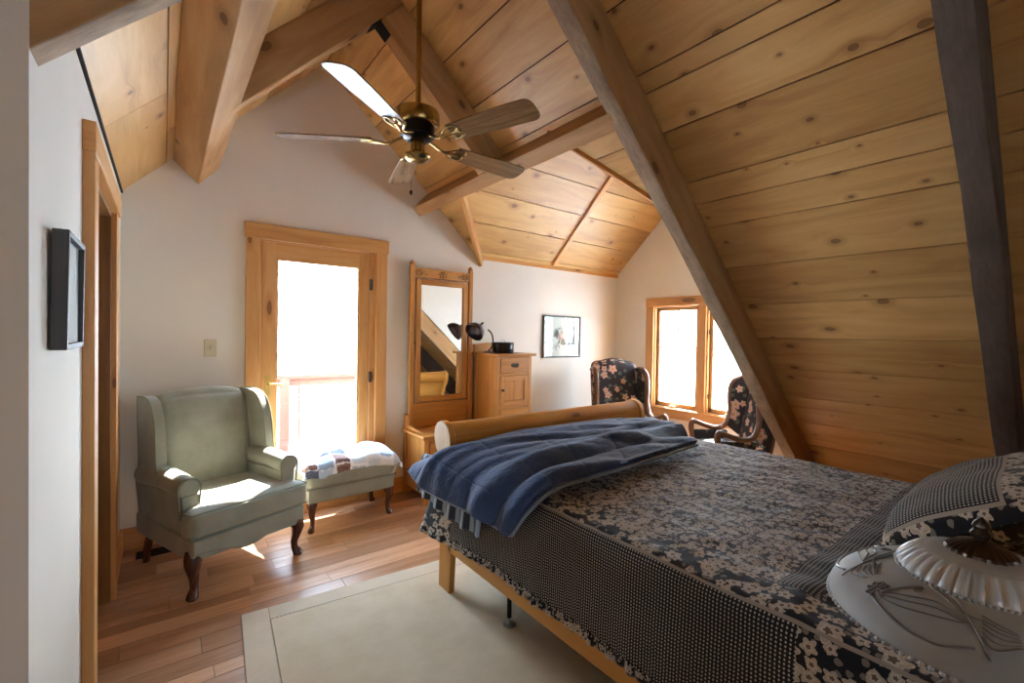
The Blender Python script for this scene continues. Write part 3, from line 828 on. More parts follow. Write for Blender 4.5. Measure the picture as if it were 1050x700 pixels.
# ------------------------------------------------------------------ bed
t = thing('sleigh_bed', 'honey pine sleigh bed under the dark floral coverlet', 'bed', (1.2, 0, 0))
BW = 1.66
prof = [(2.075, .012), (2.19, .012), (2.185, .25), (2.175, .5), (2.17, .66), (2.19, .72), (2.235, .76), (2.253, .815), (2.25, .86), (2.225, .897), (2.185, .914), (2.14, .909), (2.105, .885), (2.085, .845), (2.078, .785), (2.075, .71), (2.065, .62), (2.055, .45), (2.06, .25)]
for x, nm in ((0, 0), (BW-.035, 1)):
    mb = MB(); mb.prism(prof, x, x+.035, 'yz', grain=2)
    n = len(prof); mb.mi[0] = 0; mb.mi[1] = 0
    p = mb.build('footboard_post', [M['bedwood'], M['endgrain']], t, bevel=.004)
    # pale end cap on the scroll
    mb = MB(); cap = [(y, z) for y, z in prof if z > .60]
    xe = (-.003, 0) if x == 0 else (x+.035, x+.038)
    mb.prism(cap, xe[0], xe[1], 'yz'); mb.build('scroll_cap', M['endgrain'], p)
mb = MB(); cy, cz = 2.168, .838
mb.tube([(.035+(BW-.07)*k/8, cy, cz) for k in range(9)], .064, 24)
mb.prism([(2.10, .62), (2.135, .62), (2.16, .80), (2.115, .86), (2.098, .80)], .035, BW-.035, 'yz', grain=0)
mb.build('footboard_rail', M['bedwood'], t, bevel=.002)
mb = MB(); mb.b2((.035, 2.10, .2), (BW-.035, 2.13, .64)); mb.build('footboard_panel', M['bedwood'], t, bevel=.003)
for x in (.0, BW-.032):
    mb = MB(); mb.b2((x, -.02, .235), (x+.032, 2.09, .42)); mb.build('side_rail', M['bedwood'], t, bevel=.004)
hp = [(-.10, .012), (.0, .012), (.0, .6), (-.01, .9), (-.03, 1.05), (-.075, 1.13), (-.13, 1.16), (-.18, 1.13), (-.19, 1.07), (-.15, 1.02), (-.11, .95), (-.095, .6)]
for x in (0, BW-.035):
    mb = MB(); mb.prism(hp, x, x+.035, 'yz', grain=2); mb.build('headboard_post', M['bedwood'], t, bevel=.004)
mb = MB(); mb.b2((.035, -.07, .25), (BW-.035, -.04, 1.0)); mb.tube([(.035, -.12, 1.09), (BW-.035, -.12, 1.09)], .06, 24); mb.b2((.035, -.09, .98), (BW-.035, -.05, 1.07)); mb.build('headboard', M['bedwood'], t, bevel=.003)
mb = MB(); mb.b2((.033, .0, .24), (BW-.033, 2.09, .43)); mb.build('box_spring', M['dark'], t, bevel=.01)
mb = MB(); mb.soft((BW/2, 1.045, .57), (BW-.1, 2.06, .27), .05); mb.build('mattress', M['white_pl'], t)
for (x, y) in ((.105, 1.685), (BW/2, 1.1), (.105, .5), (BW-.1, 1.685), (BW-.1, .5)):
    mb = MB(); mb.tube([(x, y, .24), (x, y, .05)], .011, 12, mat=0); mb.tube([(x, y, .06), (x, y, .03)], .007, 10, mat=1); mb.lathe([(.001, .034), (.012, .034), (.014, .022), (.03, .02), (.03, .0135), (.001, .0135)], (x, y, 0), 20, mat=1)
    mb.box((x, y, .225), (.06, .03, .03)); mb.box((x-.03, y+.12, .23), (.02, .2, .02))
    mb.build('support_leg', [M['iron'], M['steel']], t)

# coverlet
def nz(x, y, z=0, s=1): return noise.noise(Vector((x*s, y*s, z)))
mb = MB()
BL, BRt = 1.185, 2.80
ztop = .728
Y0c, Y1c = .02, 2.062
segL = .415
RC = .045
SL = .42                                  # length of the hanging side incl. rounded edge
def cov(u, v):
    """u across: 0 left hem .. 1 right hem (arc length), v from head to foot"""
    y = Y0c+(Y1c-Y0c)*v
    flare = max(0, (v-.86)/.14)
    s_ = u*TOT; arc = PI/2*RC
    def top(x):
        z = ztop+.010*nz(x, y, 0, 3.1)+.006*nz(x, y, 2, 8)+.004*nz(x, y, 5, 20)
        return z+.018*math.exp(-((y-.46)/.05)**2)*(.5+.5*nz(x, 0, 9, 4))
    if s_ < SL:
        h = SL-arc-s_
        if h > 0:
            k = h/(SL-arc)
            x = BL-.012-.014*k-.007*k*math.sin(y*11+1.3*math.sin(y*4))-.004*k*nz(y, 3, 0, 14)-.045*flare*k
            yy = y+.20*flare*flare*(.35+.65*k)
            zz = ztop-RC-h-.03*flare*k+(.004*math.sin(y*150)+.006*nz(y, 1, 0, 5))*k
            if k > .9: x -= .006*math.sin(y*150+1)+.004*math.sin(y*67)
            return Vector((x, yy, zz))
        a = (s_-(SL-arc))/RC
        x = BL-.012+RC*(1-math.cos(a)); zt = top(x)
        return Vector((x, y+.20*flare*flare*.35*(1-a/(PI/2)), lerp(ztop, zt, a/(PI/2))-RC+RC*math.sin(a)))
    s2 = TOT-s_
    if s2 < SL:
        h = SL-arc-s2
        if h > 0:
            k = h/(SL-arc); return Vector((BRt+.012+.014*k+.01*k*math.sin(y*13), y, ztop-RC-h))
        a = (s2-(SL-arc))/RC; x = BRt+.012-RC*(1-math.cos(a)); zt = top(x)
        return Vector((x, y, lerp(ztop, zt, a/(PI/2))-RC+RC*math.sin(a)))
    x = BL-.012+RC+(s_-SL)
    return Vector((x, y, top(x)))
def lerp(a, b, t): return a+(b-a)*t
TOT = 2*SL+(BRt-BL+.024-2*RC)
def covuv(u, v): return (v*(Y1c-Y0c), u*TOT)
def covm(u, v):
    s_ = u*TOT; y = Y0c+(Y1c-Y0c)*v
    if abs(s_-(SL-.035)) < .0054: return 2
    if s_ < .03 or s_ > TOT-.03: return 0
    if s_ < SL-.035: return 1 if .42 < y < 1.93 else 3
    if s_ < SL+.10 or y > 1.93: return 3
    if .43 < y < .52 and s_ < SL+1.6: return 1
    return 0
mb.grid(230, 260, cov, uvf=covuv, matf=covm)
o = mb.build('coverlet', [M['floral'], M['dots'], M['beige_cord'], M['floral_big']], solid=.008, allsmooth=True)
tag(o, 'dark floral coverlet with dotted side drop covering the bed', 'bedspread')

# striped blanket under the comforter
mb = MB()
def sb(u, v):
    y = 1.66+.60*u
    if v < .45:
        k = v/.45; x = 1.48-k*(1.48-1.15); z = .757+.004*math.sin(y*30)
        if k > .8: z -= .02*((k-.8)/.2)**2
    else:
        k = (v-.45)/.55; x = 1.15-.022-.018*k-.012*math.sin(y*50)*k; z = .737-k*(.235-.02*math.sin(y*6))
        if v < .5: x += .01
    yy = y if v < .45 else y+.03*k*(u)
    return Vector((x, min(yy, 2.05) if v < .45 else yy, z))
mb.grid(60, 30, sb, uvf=lambda u, v: (u*.60, v*.4))
tag(mb.build('striped_blanket', M['stripes'], solid=.012, allsmooth=True), 'light blue and navy striped blanket edge peeking out below the navy comforter', 'blanket')

# navy comforter thrown over the foot
def lerp(a, b, t): return a+(b-a)*t
def poly(pts, t):
    n = len(pts)-1; f = min(t*n, n-1e-6); i = int(f); k = f-i
    # catmull-rom
    p0, p1, p2, p3 = pts[max(i-1, 0)], pts[i], pts[i+1], pts[min(i+2, n)]
    return .5*((2*p1)+(p2-p0)*k+(2*p0-5*p1+4*p2-p3)*k*k+(3*p1-p0-3*p2+p3)*k*k*k)
V3 = lambda *a: Vector(a)
near = [V3(2.44, 1.42, .775), V3(2.05, 1.36, .79), V3(1.69, 1.33, .79), V3(1.43, 1.33, .785), V3(1.24, 1.33, .775), V3(1.13, 1.36, .70), V3(1.115, 1.44, .585)]
mid1 = [V3(2.58, 1.60, .80), V3(2.2, 1.55, .82), V3(1.8, 1.50, .83), V3(1.5, 1.50, .83), V3(1.26, 1.53, .80), V3(1.12, 1.60, .71), V3(1.095, 1.68, .60)]
mid2 = [V3(2.68, 1.78, .80), V3(2.3, 1.75, .81), V3(1.9, 1.72, .82), V3(1.55, 1.73, .82), V3(1.28, 1.77, .80), V3(1.11, 1.85, .73), V3(1.075, 1.90, .60)]
mid3 = [V3(2.74, 1.93, .79), V3(2.35, 1.91, .81), V3(1.95, 1.91, .82), V3(1.58, 1.92, .82), V3(1.28, 1.95, .80), V3(1.10, 2.03, .75), V3(1.055, 2.10, .61)]
far = [V3(2.76, 2.035, .77), V3(2.4, 2.045, .785), V3(2.0, 2.05, .795), V3(1.6, 2.05, .80), V3(1.28, 2.055, .79), V3(1.125, 2.15, .71), V3(1.065, 2.29, .645)]
cols = [near, mid1, mid2, mid3, far]
def qfn(u, v):
    rowp = [poly(c, u) for c in cols]
    p = poly(rowp, v)
    dx = p.x; dy = p.y
    amp = min(1, v/.06, (1-v)/.06)
    n1 = nz(dx*.45+.2*dy, dy*4.2+1.0*dx, 3, 1.9); n2 = nz(dx*1.2, dy*5+1.8*dx, 7, 3.4); n3 = nz(dx, dy, 11, 9)
    ridge = math.exp(-((v-.27-.05*math.sin(u*5))/.05)**2)*.022-math.exp(-((v-.16-.04*math.sin(u*5))/.04)**2)*.018
    ridge += math.exp(-((v-.62+.12*math.sin(u*4+1))/.05)**2)*.016
    h = (.024*n1+.007*n2+.003*n3+ridge)*amp
    for cu in (.16, .33, .5, .67, .84): h -= .0035*math.exp(-((u-cu)/.008)**2)*(1 if nz(u*3, v*3, 2) > -.15 else 0)
    for cv in (.45, .80): h -= .003*math.exp(-((v-cv)/.015)**2)
    side = max(0, min(1, (u-.72)/.15))
    return p+Vector((-h*side*.9, 0, h*(1-.6*side)))
mb = MB(); mb.grid(200, 110, qfn, uvf=lambda u, v: (u*1.9, v*.8))
t = thing('navy_comforter', 'rumpled navy blue comforter thrown across the foot of the bed', 'comforter', (1.9, 1.7, 0))
o = mb.build('comforter_cloth', M['navy'], solid=.026, allsmooth=True); o.parent = t; o.location = (-1.9, -1.7, 0)
mb = MB(); e = []
for k in range(121): e.append(qfn(k/120, 0)+V3(0, -.010, -.002))
for k in range(1, 61): e.append(qfn(1, k/60)+V3(-.004, 0, -.008))
for k in range(1, 121): e.append(qfn(1-k/120, 1)+V3(0, .002, -.008))
mb.tube(e, .0085, 8); o = mb.build('edge_piping', M['greyblue'], t); o.location = (-1.9, -1.7, 0)

# pillow
def pillow(loc, rotx, rz, w, h, th, label):
    t = thing('bed_pillow', label, 'pillow', loc, rz)
    rot = Matrix.Rotation(rotx, 3, 'X')
    def sh(sgn):
        def f(u, v):
            a, b = u*2-1, v*2-1
            e = max(0, 1-abs(a)**3.2)**.55*max(0, 1-abs(b)**3.2)**.55
            z = th*.5*e*sgn*(1+.12*nz(a*2, b*2, 4, 1.3))
            pinch = 1-.06*(a*a)*(b*b)*0
            return rot @ Vector((a*w/2*(1-.05*b*b), b*h/2*(1-.06*a*a), z))
        return f
    def mf(u, v):
        a, b = abs(u*2-1), abs(v*2-1)
        sa, sb_ = u*2-1, v*2-1
        return 1 if (-.9 < sa < .8 and -.9 < sb_ < .5) else (2 if (-.92 < sa < .82 and -.93 < sb_ < .54) else 0)
    mb = MB(); mb.grid(56, 44, sh(-1), uvf=lambda u, v: (u*w, v*h), matf=mf)
    mb.build('pillow_front', [M['floral_big'], M['dots'], M['beige_cord']], t, allsmooth=True)
    mb = MB(); mb.grid(30, 24, sh(1), uvf=lambda u, v: (u*w, v*h)); mb.build('pillow_back', M['floral_big'], t, allsmooth=True)
    return t
pillow((2.20, .242, .855), R(148), R(2), .86, .46, .20, 'dark pillow with dotted centre and floral border at the head of the bed')

# ------------------------------------------------------------------ wing armchair (sage)
CA = Vector((.3975, 2.91, 0)); ARZ = math.atan2(.211, .555)
def cabriole(mb, x, y, z0, sx, sy, h, k=1.0):
    d = Vector((sx, sy, 0)).normalized()
    pts = []; rr = []
    for (t_, off, r) in ((1.0, -.008, .036), (.88, .006, .036), (.74, .013, .031), (.55, .006, .022), (.36, -.004, .017), (.2, -.002, .016), (.1, .010, .022), (.03, .016, .024), (0.0, .014, .017)):
        pts.append(Vector((x, y, z0+h*t_))+d*off*k); rr.append(r*k)
    mb.tube(pts, rr, 14)
t = thing('wing_armchair', 'sage green upholstered wing armchair with dark cabriole front legs', 'armchair', (CA.x, CA.y, 0), ARZ)
hw = .31
# seat base with scalloped apron
mb = MB()
def apron_old(u):  # bottom height along the front
    return .195+.045*math.sin(PI*u)**2*0 - .055*math.exp(-((u-.5)/.16)**2)+.03*math.exp(-((u-.2)/.09)**2)+.03*math.exp(-((u-.8)/.09)**2)
def apron(u): return .232-.05*math.exp(-((u-.46)/.2)**2)
n = 40; front = []
poly_ = [(-hw+2*hw*k/n, apron(k/n)) for k in range(n+1)]+[(hw, .315), (-hw, .315)]
mb.prism(poly_, -.03, .0, 'xz')
mb.b2((-hw, -.02, .20), (hw, .66, .315))
mb.build('seat_base', M['green'], t, bevel=.012)
mb = MB()
def tc(q):
    # T cushion: narrower behind the arm fronts
    if q.y > -.17 : q.x *= .80
    elif q.y > -.21: q.x *= .92
    return q
mb.soft((0, .275, .385), (.645, .62, .13), .022, .02, fn=tc, seg=20)
sc_ = mb.build('seat_cushion', M['green'], t, allsmooth=True)
mb = MB()
for z in (.445, .33):
    pts = []
    for k in range(41):
        a = k/40; pts.append((-.318+.636*a, -.037-.006*math.sin(PI*a), z+(.004 if z > .4 else 0)))
    mb.tube([(-.324, .07, z)]+pts+[(.324, .07, z)], .0045, 8)
mb.build('cushion_piping', M['green_pipe'], sc_)
# arms: rolled
for s in (-1, 1):
    mb = MB(); y0, y1 = .085, .60
    ax_, az = .276*s, .55
    L = []
    for k in range(13):
        a = k/12; L.append((ax_+.01*s*a, y0+(y1-y0)*a, az+.018*math.sin(a*PI)))
    rr = [.055]+[.058]*11+[.056]
    mb.tube(L, rr, 24)
    prof = [(ax_-.045*s, .31), (ax_+.045*s, .21), (ax_+.052*s, .53), (ax_-.052*s, .53)] if s < 0 else [(ax_-.045*s, .31), (ax_+.045*s, .21), (ax_+.052*s, .53), (ax_-.052*s, .53)]
    prof = [(ax_-.044*s, .2), (ax_+.012*s, .2), (ax_+.040*s, .52), (ax_-.050*s, .52)]
    if s > 0: prof = prof[::-1]
    mb.prism(prof, y0, .66, 'xz')
    a_ = mb.build('armrest', M['green'], t, bevel=.008)
    mb = MB(); c = []
    for k in range(33):
        an = -PI*.62+PI*1.24*k/32+PI/2
        c.append((ax_+.056*math.cos(an), y0-.001, az+.056*math.sin(an)))
    c = [(ax_+.044, y0-.001, .40)]+c+[(ax_-.044, y0-.001, .40)]
    mb.tube(c, .0045, 8); mb.build('arm_piping', M['green_pipe'], a_)
# back
mb = MB(); lean = .10
def bk(q):
    k = (q.z+.31)/.62
    q.y += lean*k; q.x *= (1+.05*k)
    if q.z > .2: q.z += .018*math.cos(q.x*5.0)-.01
    return q
mb.soft((0, .50, .68), (.49, .12, .62), .05, .028, fn=bk, seg=16)
mb.build('backrest', M['green'], t, allsmooth=True)
mb = MB(); mb.prism([(.56, .2), (.64, .2), (.695, .96), (.60, .97)], -.27, .27, 'yz'); mb.build('back_shell', M['green'], t, bevel=.02)
for s in (-1, 1):
    mb = MB()
    pr = [(.66, .56), (.36, .57), (.345, .64), (.355, .74), (.375, .85), (.415, .935), (.48, .985), (.58, .995), (.66, .985), (.69, .955), (.655, .60)]
    # smooth outline
    m_ = []
    for i in range(len(pr)):
        for k in (0, .33, .66):
            p0, p1, p2, p3 = [Vector((*pr[(i+j) % len(pr)], 0)) for j in (-1, 0, 1, 2)]
            q = .5*((2*p1)+(p2-p0)*k+(2*p0-5*p1+4*p2-p3)*k*k+(3*p1-p0-3*p2+p3)*k*k*k); m_.append((q.x, q.y))
    x0, x1 = (.250*s, .302*s)
    mb.prism(m_, min(x0, x1), max(x0, x1), 'yz')
    # splay outward to the front
    for i, v in enumerate(mb.v): v.x += s*(.62-v.y)*.10
    w_ = mb.build('wing', M['green'], t, bevel=.026)
    w_.modifiers['bevel'].segments = 5
    mb = MB(); e = [Vector((x1 - s*.002, a, b)) for a, b in m_]
    for v in e: v.x += s*(.62-v.y)*.10
    mb.tube([v for v in e if True], .004, 8, closed=True); mb.build('wing_piping', M['green_pipe'], w_)
for s in (-1, 1):
    mb = MB(); cabriole(mb, .280*s, .022, 0, s, -1, .235, 1.2); mb.build('front_leg', M['mahogany'], t)
    mb = MB(); mb.tube([(.25*s, .60, .21), (.255*s, .645, .1), (.258*s, .66, 0)], [.026, .022, .018], 4); mb.build('rear_leg', M['mahogany'], t)

# ------------------------------------------------------------------ ottoman and folded quilt
oa = math.atan2(3.316-3.29, 1.373-.816)
t = thing('ottoman', 'sage green rectangular ottoman on dark cabriole legs beneath the door', 'ottoman', (1.095, 3.305, 0), oa)
mb = MB(); mb.soft((0, .155, .255), (.63, .37, .11), .018, .0, seg=8); mb.build('ottoman_base', M['green'], t, allsmooth=False, angle=50)
mb = MB(); mb.soft((0, .155, .365), (.645, .385, .13), .035, .03, seg=14); cu = mb.build('ottoman_cushion', M['green'], t, allsmooth=True)
mb = MB(); w, d = .322, .193; z = .308
mb.tube([(-w, .155-d, z), (w, .155-d, z), (w, .155+d, z), (-w, .155+d, z)], .0045, 8, closed=True); mb.build('ottoman_piping', M['green_pipe'], cu)
for sx in (-1, 1):
    for (y, sy) in ((.005, -1), (.31, 1)):
        mb = MB(); cabriole(mb, .277*sx, y, 0, sx, sy, .215, .95); mb.build('ottoman_leg', M['mahogany'], t)
mb = MB()
def qq(u, v):
    a, b = u*2-1, v*2-1
    # superellipse top, edges hang over the cushion
    X, Yv = a*.385, b*.255
    ex = max(0, abs(X)-.315); ey = max(0, abs(Yv)-.185)
    drop = min(.12, (ex**2+ey**2)**.5*1.35)
    x = max(-.342, min(.342, X)); y = max(-.214, min(.214, Yv))
    z = .476+.016*nz(X*2, Yv*2, 1, 3)+.05*math.exp(-((X-.02)/.24)**2-((Yv-.02)/.16)**2) - drop
    z += .010*math.sin(a*9+b*3)
    return Vector((x+.006*nz(X, Yv, 8, 12), .155+y+.006*nz(X, Yv, 5, 12), z))
mb.grid(60, 44, qq, uvf=lambda u, v: (u*.82+.05, v*.56+.02))
o = mb.build('patchwork_quilt', M['patch'], solid=.018, allsmooth=True, loc=(1.095, 3.305, 0), rz=oa)
tag(o, 'folded white and blue patchwork quilt on top of the ottoman', 'quilt')

# floor register
mb = MB(); mb.b2((-.13, 3.50, .0), (.12, 3.61, .004))
for k in range(16): mb.b2((-.12+k*.015, 3.51, .003), (-.113+k*.015, 3.60, .007))
tag(mb.build('floor_vent', M['iron']), 'small dark floor register behind the armchair', 'vent')
# light switch
t = thing('light_switch', 'ivory light switch on the wall left of the balcony door', 'switch', (.253, YA, 1.26))
mb = MB(); mb.b2((-.036, -.006, -.058), (.036, 0, .058)); mb.build('switch_plate', M['ivory'], t, bevel=.003)
mb = MB(); mb.box((0, -.012, .002), (.01, .014, .022), rot=Matrix.Rotation(R(20), 3, 'X')); mb.build('toggle', M['ivory'], t, bevel=.001)

# ------------------------------------------------------------------ dresser with mirror and tall side cabinet
t = thing('mirror_dresser', 'honey oak dresser with tall mirror and side cabinet against the far wall', 'dresser', (1.66, 3.29, 0))
LW, DP = .70, .40
mb = MB()
mb.b2((0, 0, 0), (.045, .045, .535)); mb.b2((0, DP-.045, 0), (.045, DP, .535)); mb.b2((.01, .045, .075), (.03, DP-.045, .535))
mb.b2((LW-.04, 0, 0), (LW, .045, .535)); mb.b2((.045, 0, .075), (LW-.04, .025, .11)); mb.b2((.045, 0, .505), (LW-.04, .025, .535)); mb.b2((.045, 0, .30), (LW-.04, .025, .32))
mb.b2((.03, .03, .08), (LW, DP-.01, .10)); mb.b2((.03, DP-.02, .08), (LW, DP-.01, .53))
mb.build('low_carcass', M['oak'], t, bevel=.003)
mb = MB(); mb.b2((-.022, -.025, .535), (LW, DP, .56)); mb.build('low_top', M['oak'], t, bevel=.006)
mb = MB(); mb.prism([(0.05, .56), (DP-.01, .56), (DP-.01, .68), (DP-.06, .68), (DP-.1, .60), (.05, .575)][1:], .0, .018, 'yz'); mb.build('gallery_end', M['oak'], t, bevel=.002)
def pull(parent, x, z, y=-.001, w=.045):
    mb = MB(); mb.prism([(x-w, z-.012), (x-w*.6, z-.02), (x, z-.016), (x+w*.6, z-.02), (x+w, z-.012), (x+w, z+.012), (x+w*.5, z+.02), (x, z+.015), (x-w*.5, z+.02), (x-w, z+.012)], y-.003, y, 'xz')
    mb.tube([(x-w*.7, y-.003, z), (x-w*.7, y-.014, z-.004), (x-w*.4, y-.02, z-.016), (x, y-.022, z-.019), (x+w*.4, y-.02, z-.016), (x+w*.7, y-.014, z-.004), (x+w*.7, y-.003, z)], .0035, 8)
    mb.build('drawer_pull', M['bronze'], parent)
for z0, z1 in ((.112, .298), (.322, .503)):
    mb = MB(); mb.b2((.047, -.004, z0), (LW-.042, .018, z1)); d_ = mb.build('low_drawer', M['oak'], t, bevel=.004)
    pull(d_, .2, (z0+z1)/2, -.004); pull(d_, .5, (z0+z1)/2, -.004)
# tall cabinet
TX0, TX1, TH = .70, 1.105, 1.19
mb = MB()
mb.b2((TX0, 0, 0), (TX0+.04, .04, TH)); mb.b2((TX1-.04, 0, 0), (TX1, .04, TH)); mb.b2((TX0, DP-.04, 0), (TX0+.04, DP, TH)); mb.b2((TX1-.04, DP-.04, 0), (TX1, DP, TH))
mb.b2((TX0+.004, .04, .07), (TX0+.022, DP-.04, TH)); mb.b2((TX1-.022, .04, .07), (TX1-.004, DP-.04, TH)); mb.b2((TX0, DP-.02, .07), (TX1, DP-.01, TH))
for z0, z1 in ((1.172, TH), (1.012, 1.036), (.712, .738), (.52, .545), (.32, .345), (.07, .11)): mb.b2((TX0+.04, .002, z0), (TX1-.04, .03, z1))
mb.b2((TX0+.02, .03, .72), (TX1-.02, DP-.02, .73))
mb.build('tall_carcass', M['oak'], t, bevel=.003)
mb = MB(); mb.b2((TX0-.03, -.03, TH), (TX1+.035, DP, TH+.024)); mb.build('tall_top', M['oak'], t, bevel=.007)
mb = MB(); mb.prism([(TX0, TH+.024), (TX1, TH+.024), (TX1, TH+.07), (TX1-.05, TH+.10), (TX1-.15, TH+.115), (TX0+.15, TH+.115), (TX0, TH+.10)], DP-.022, DP-.006, 'xz', grain=0); mb.build('back_gallery', M['oak'], t, bevel=.003)
for z0, z1 in ((1.038, 1.17), (.547, .71), (.347, .518), (.112, .318)):
    mb = MB(); mb.b2((TX0+.042, -.004, z0), (TX1-.042, .02, z1)); d_ = mb.build('drawer', M['oak'], t, bevel=.004); pull(d_, (TX0+TX1)/2, (z0+z1)/2+.004, -.004)
mb = MB(); x0, x1, z0, z1 = TX0+.042, TX1-.042, .74, 1.01
mb.b2((x0, -.002, z0), (x0+.045, .018, z1)); mb.b2((x1-.045, -.002, z0), (x1, .018, z1)); mb.b2((x0+.045, -.002, z1-.045), (x1-.045, .018, z1)); mb.b2((x0+.045, -.002, z0), (x1-.045, .018, z0+.045))
xm = (x0+x1)/2
mb.b2((x0+.045, .006, z0+.045), (xm-.001, .012, z1-.045), grain=2, tone=.5); mb.b2((xm+.001, .006, z0+.045), (x1-.045, .012, z1-.045), grain=2)
d_ = mb.build('cabinet_door', M['oak'], t, bevel=.003)
mb = MB(); mb.lathe([(.001, 0), (.007, 0), (.006, .012), (.013, .018), (.012, .026), (.001, .029)], (x0+.018, -.003, .885), 16, rot=Matrix.Rotation(R(90), 3, 'X')); mb.build('door_knob', M['bronze'], d_)
# mirror: two posts, carved crest, swinging framed glass
my = DP-.03-.01
px0, px1 = .02, .655
for x in (px0, px1-.042):
    mb = MB(); mb.b2((x, my-.018, .56), (x+.042, my+.018, 1.975)); mb.lathe([(.021, 0), (.024, .006), (.024, .014), (.019, .03), (.008, .043), (.001, .045)], (x+.021, my, 1.975), 20)
    mb.build('mirror_post', M['oak'], t, bevel=.005)
mb = MB()
mb.b2((px0+.042, my-.012, 1.872), (px1-.042, my+.010, 1.955))
cr = mb.build('mirror_crest', M['oak'], t, bevel=.004)
mb = MB(); mb.b2((px0+.042, my-.010, .56), (px1-.042, my+.010, .775)); mb.build('mirror_back_panel', M['oak'], t, bevel=.004)
random.seed(3)
for cx, sgn in ((px0+.085, 1), ((px0+px1)/2, 0), (px1-.085, -1)):
    mb = MB()
    for k in range(7):
        a = k*2*PI/7+.3; rr = .02 if sgn else .024
        c_ = Vector((cx+math.cos(a)*rr*1.4, my-.015, 1.914+math.sin(a)*rr)); dr = Matrix.Rotation(-a, 3, 'Y')
        mb.soft(c_, (.026, .008, .011), .003, 0, rot=dr, seg=4)
    for k in range(4): mb.soft((cx+sgn*(.035+.012*k), my-.014, 1.914+.012*math.sin(k*2)), (.013, .007, .01), .003, 0, seg=4)
    mb.build('carving', M['darkdoor'], cr, allsmooth=True)
mb = MB(); fx0, fx1, fz0, fz1 = px0+.055, px1-.055, .782, 1.862
w = .05
mb.b2((fx0, my-.020, fz0), (fx0+w, my+.012, fz1)); mb.b2((fx1-w, my-.020, fz0), (fx1, my+.012, fz1)); mb.b2((fx0+w, my-.020, fz1-w), (fx1-w, my+.012, fz1)); mb.b2((fx0+w, my-.020, fz0), (fx1-w, my+.012, fz0+w))
mf = mb.build('mirror_frame', M['oak'], t, bevel=.006)
mb = MB(); mb.b2((fx0+w-.004, my-.004, fz0+w-.004), (fx1-w+.004, my, fz1-w+.004)); mb.build('mirror_glass', M['mirror'], mf)
for x in (px0+.048, px1-.048):
    mb = MB(); mb.tube([(x-.01, my, 1.3), (x+.01, my, 1.3)], .008, 10); mb.build('swivel', M['bronze'], mf)

# desk lamp on the cabinet
t = thing('desk_lamp', 'gunmetal dome desk lamp standing on the tall cabinet', 'lamp', (2.40, 3.47, 1.214))
mb = MB(); mb.lathe([(.001, 0), (.055, 0), (.055, .008), (.045, .014), (.012, .018), (.001, .018)], (0, 0, 0), 28); mb.build('lamp_base', M['gunmetal'], t)
mb = MB(); pts = []
for k in range(17):
    a = R(-78)+R(150)*k/16; pts.append((-.045+.085*math.cos(a), 0, .115+.105*math.sin(a)))
pts = [(.0, 0, .012)]+pts[1:]; mb.tube(pts, .007, 10); mb.build('lamp_arm', M['bronze'], t)
rot = Matrix.Rotation(R(52), 3, 'Y') @ Matrix.Rotation(R(-12), 3, 'X')
hd = Vector((-.155, 0, .205))
mb = MB(); ppf = [(.092, -.03), (.094, -.028), (.088, .0), (.072, .03), (.045, .052), (.016, .064), (.014, .085), (.011, .10), (.001, .104)]
mb.lathe(ppf, hd, 32, rot=rot, caps=False); mb.lathe([(r*.96, z-.003) for r, z in ppf[:6]]+[(.001, .06)], hd, 32, rot=rot, caps=False)
mb.build('lamp_shade', M['gunmetal'], t)
mb = MB(); mb.tube([hd+rot @ Vector((0, 0, .095)), hd+rot @ Vector((0, 0, .125))], [.012, .009], 12); mb.build('lamp_switch', M['blackmetal'], t)
# round tin
t = thing('round_tin', 'glossy black round lidded tin beside the desk lamp', 'tin', (2.535, 3.44, 1.214))
mb = MB(); mb.lathe([(.001, 0), (.098, 0), (.1, .004), (.1, .078), (.001, .078)], seg=40); mb.build('tin_body', M['blackmetal'], t)
mb = MB(); mb.lathe([(.102, .074), (.103, .076), (.103, .096), (.098, .1), (.02, .104), (.001, .104)], seg=40, caps=False); mb.build('tin_lid', M['blackmetal'], t)
mb = MB(); mb.tube([(.02*math.cos(a), 0, .108+.018*math.sin(a)) for a in [PI*k/10 for k in range(11)]], .003, 8); mb.build('lid_handle', M['steel'], t)

# framed botanical print
t = thing('framed_print', 'botanical print in a thin dark green frame on the far wall', 'picture', (3.535, YA, 1.373))
hw_, hh = .285, .232
mb = MB(); w = .016
mb.b2((-hw_, -.024, -hh), (-hw_+w, -.002, hh)); mb.b2((hw_-w, -.024, -hh), (hw_, -.002, hh)); mb.b2((-hw_+w, -.024, hh-w), (hw_-w, -.002, hh)); mb.b2((-hw_+w, -.024, -hh), (hw_-w, -.002, -hh+w))
mb.build('frame', plain('olive_frame', '#3e4238', .5), t, bevel=.002)
mb = MB(); mb.add([(-hw_+w, -.012, -hh+w), (hw_-w, -.012, -hh+w), (hw_-w, -.012, hh-w), (-hw_+w, -.012, hh-w), (-hw_+w, -.006, -hh+w), (hw_-w, -.006, -hh+w), (hw_-w, -.006, hh-w), (-hw_+w, -.006, hh-w)],
    [(0, 1, 2, 3), (7, 6, 5, 4), (0, 4, 5, 1), (2, 6, 7, 3), (1, 5, 6, 2), (3, 7, 4, 0)], 0, [(-.27, -.21), (.27, -.21), (.27, .21), (-.27, .21)]*2, off=(0, 0)); mb.build('print', M['print'], t)
mb = MB(); mb.b2((-hw_+w, -.017, -hh+w), (hw_-w, -.015, hh-w)); mb.build('picture_glass', M['glass'], t)

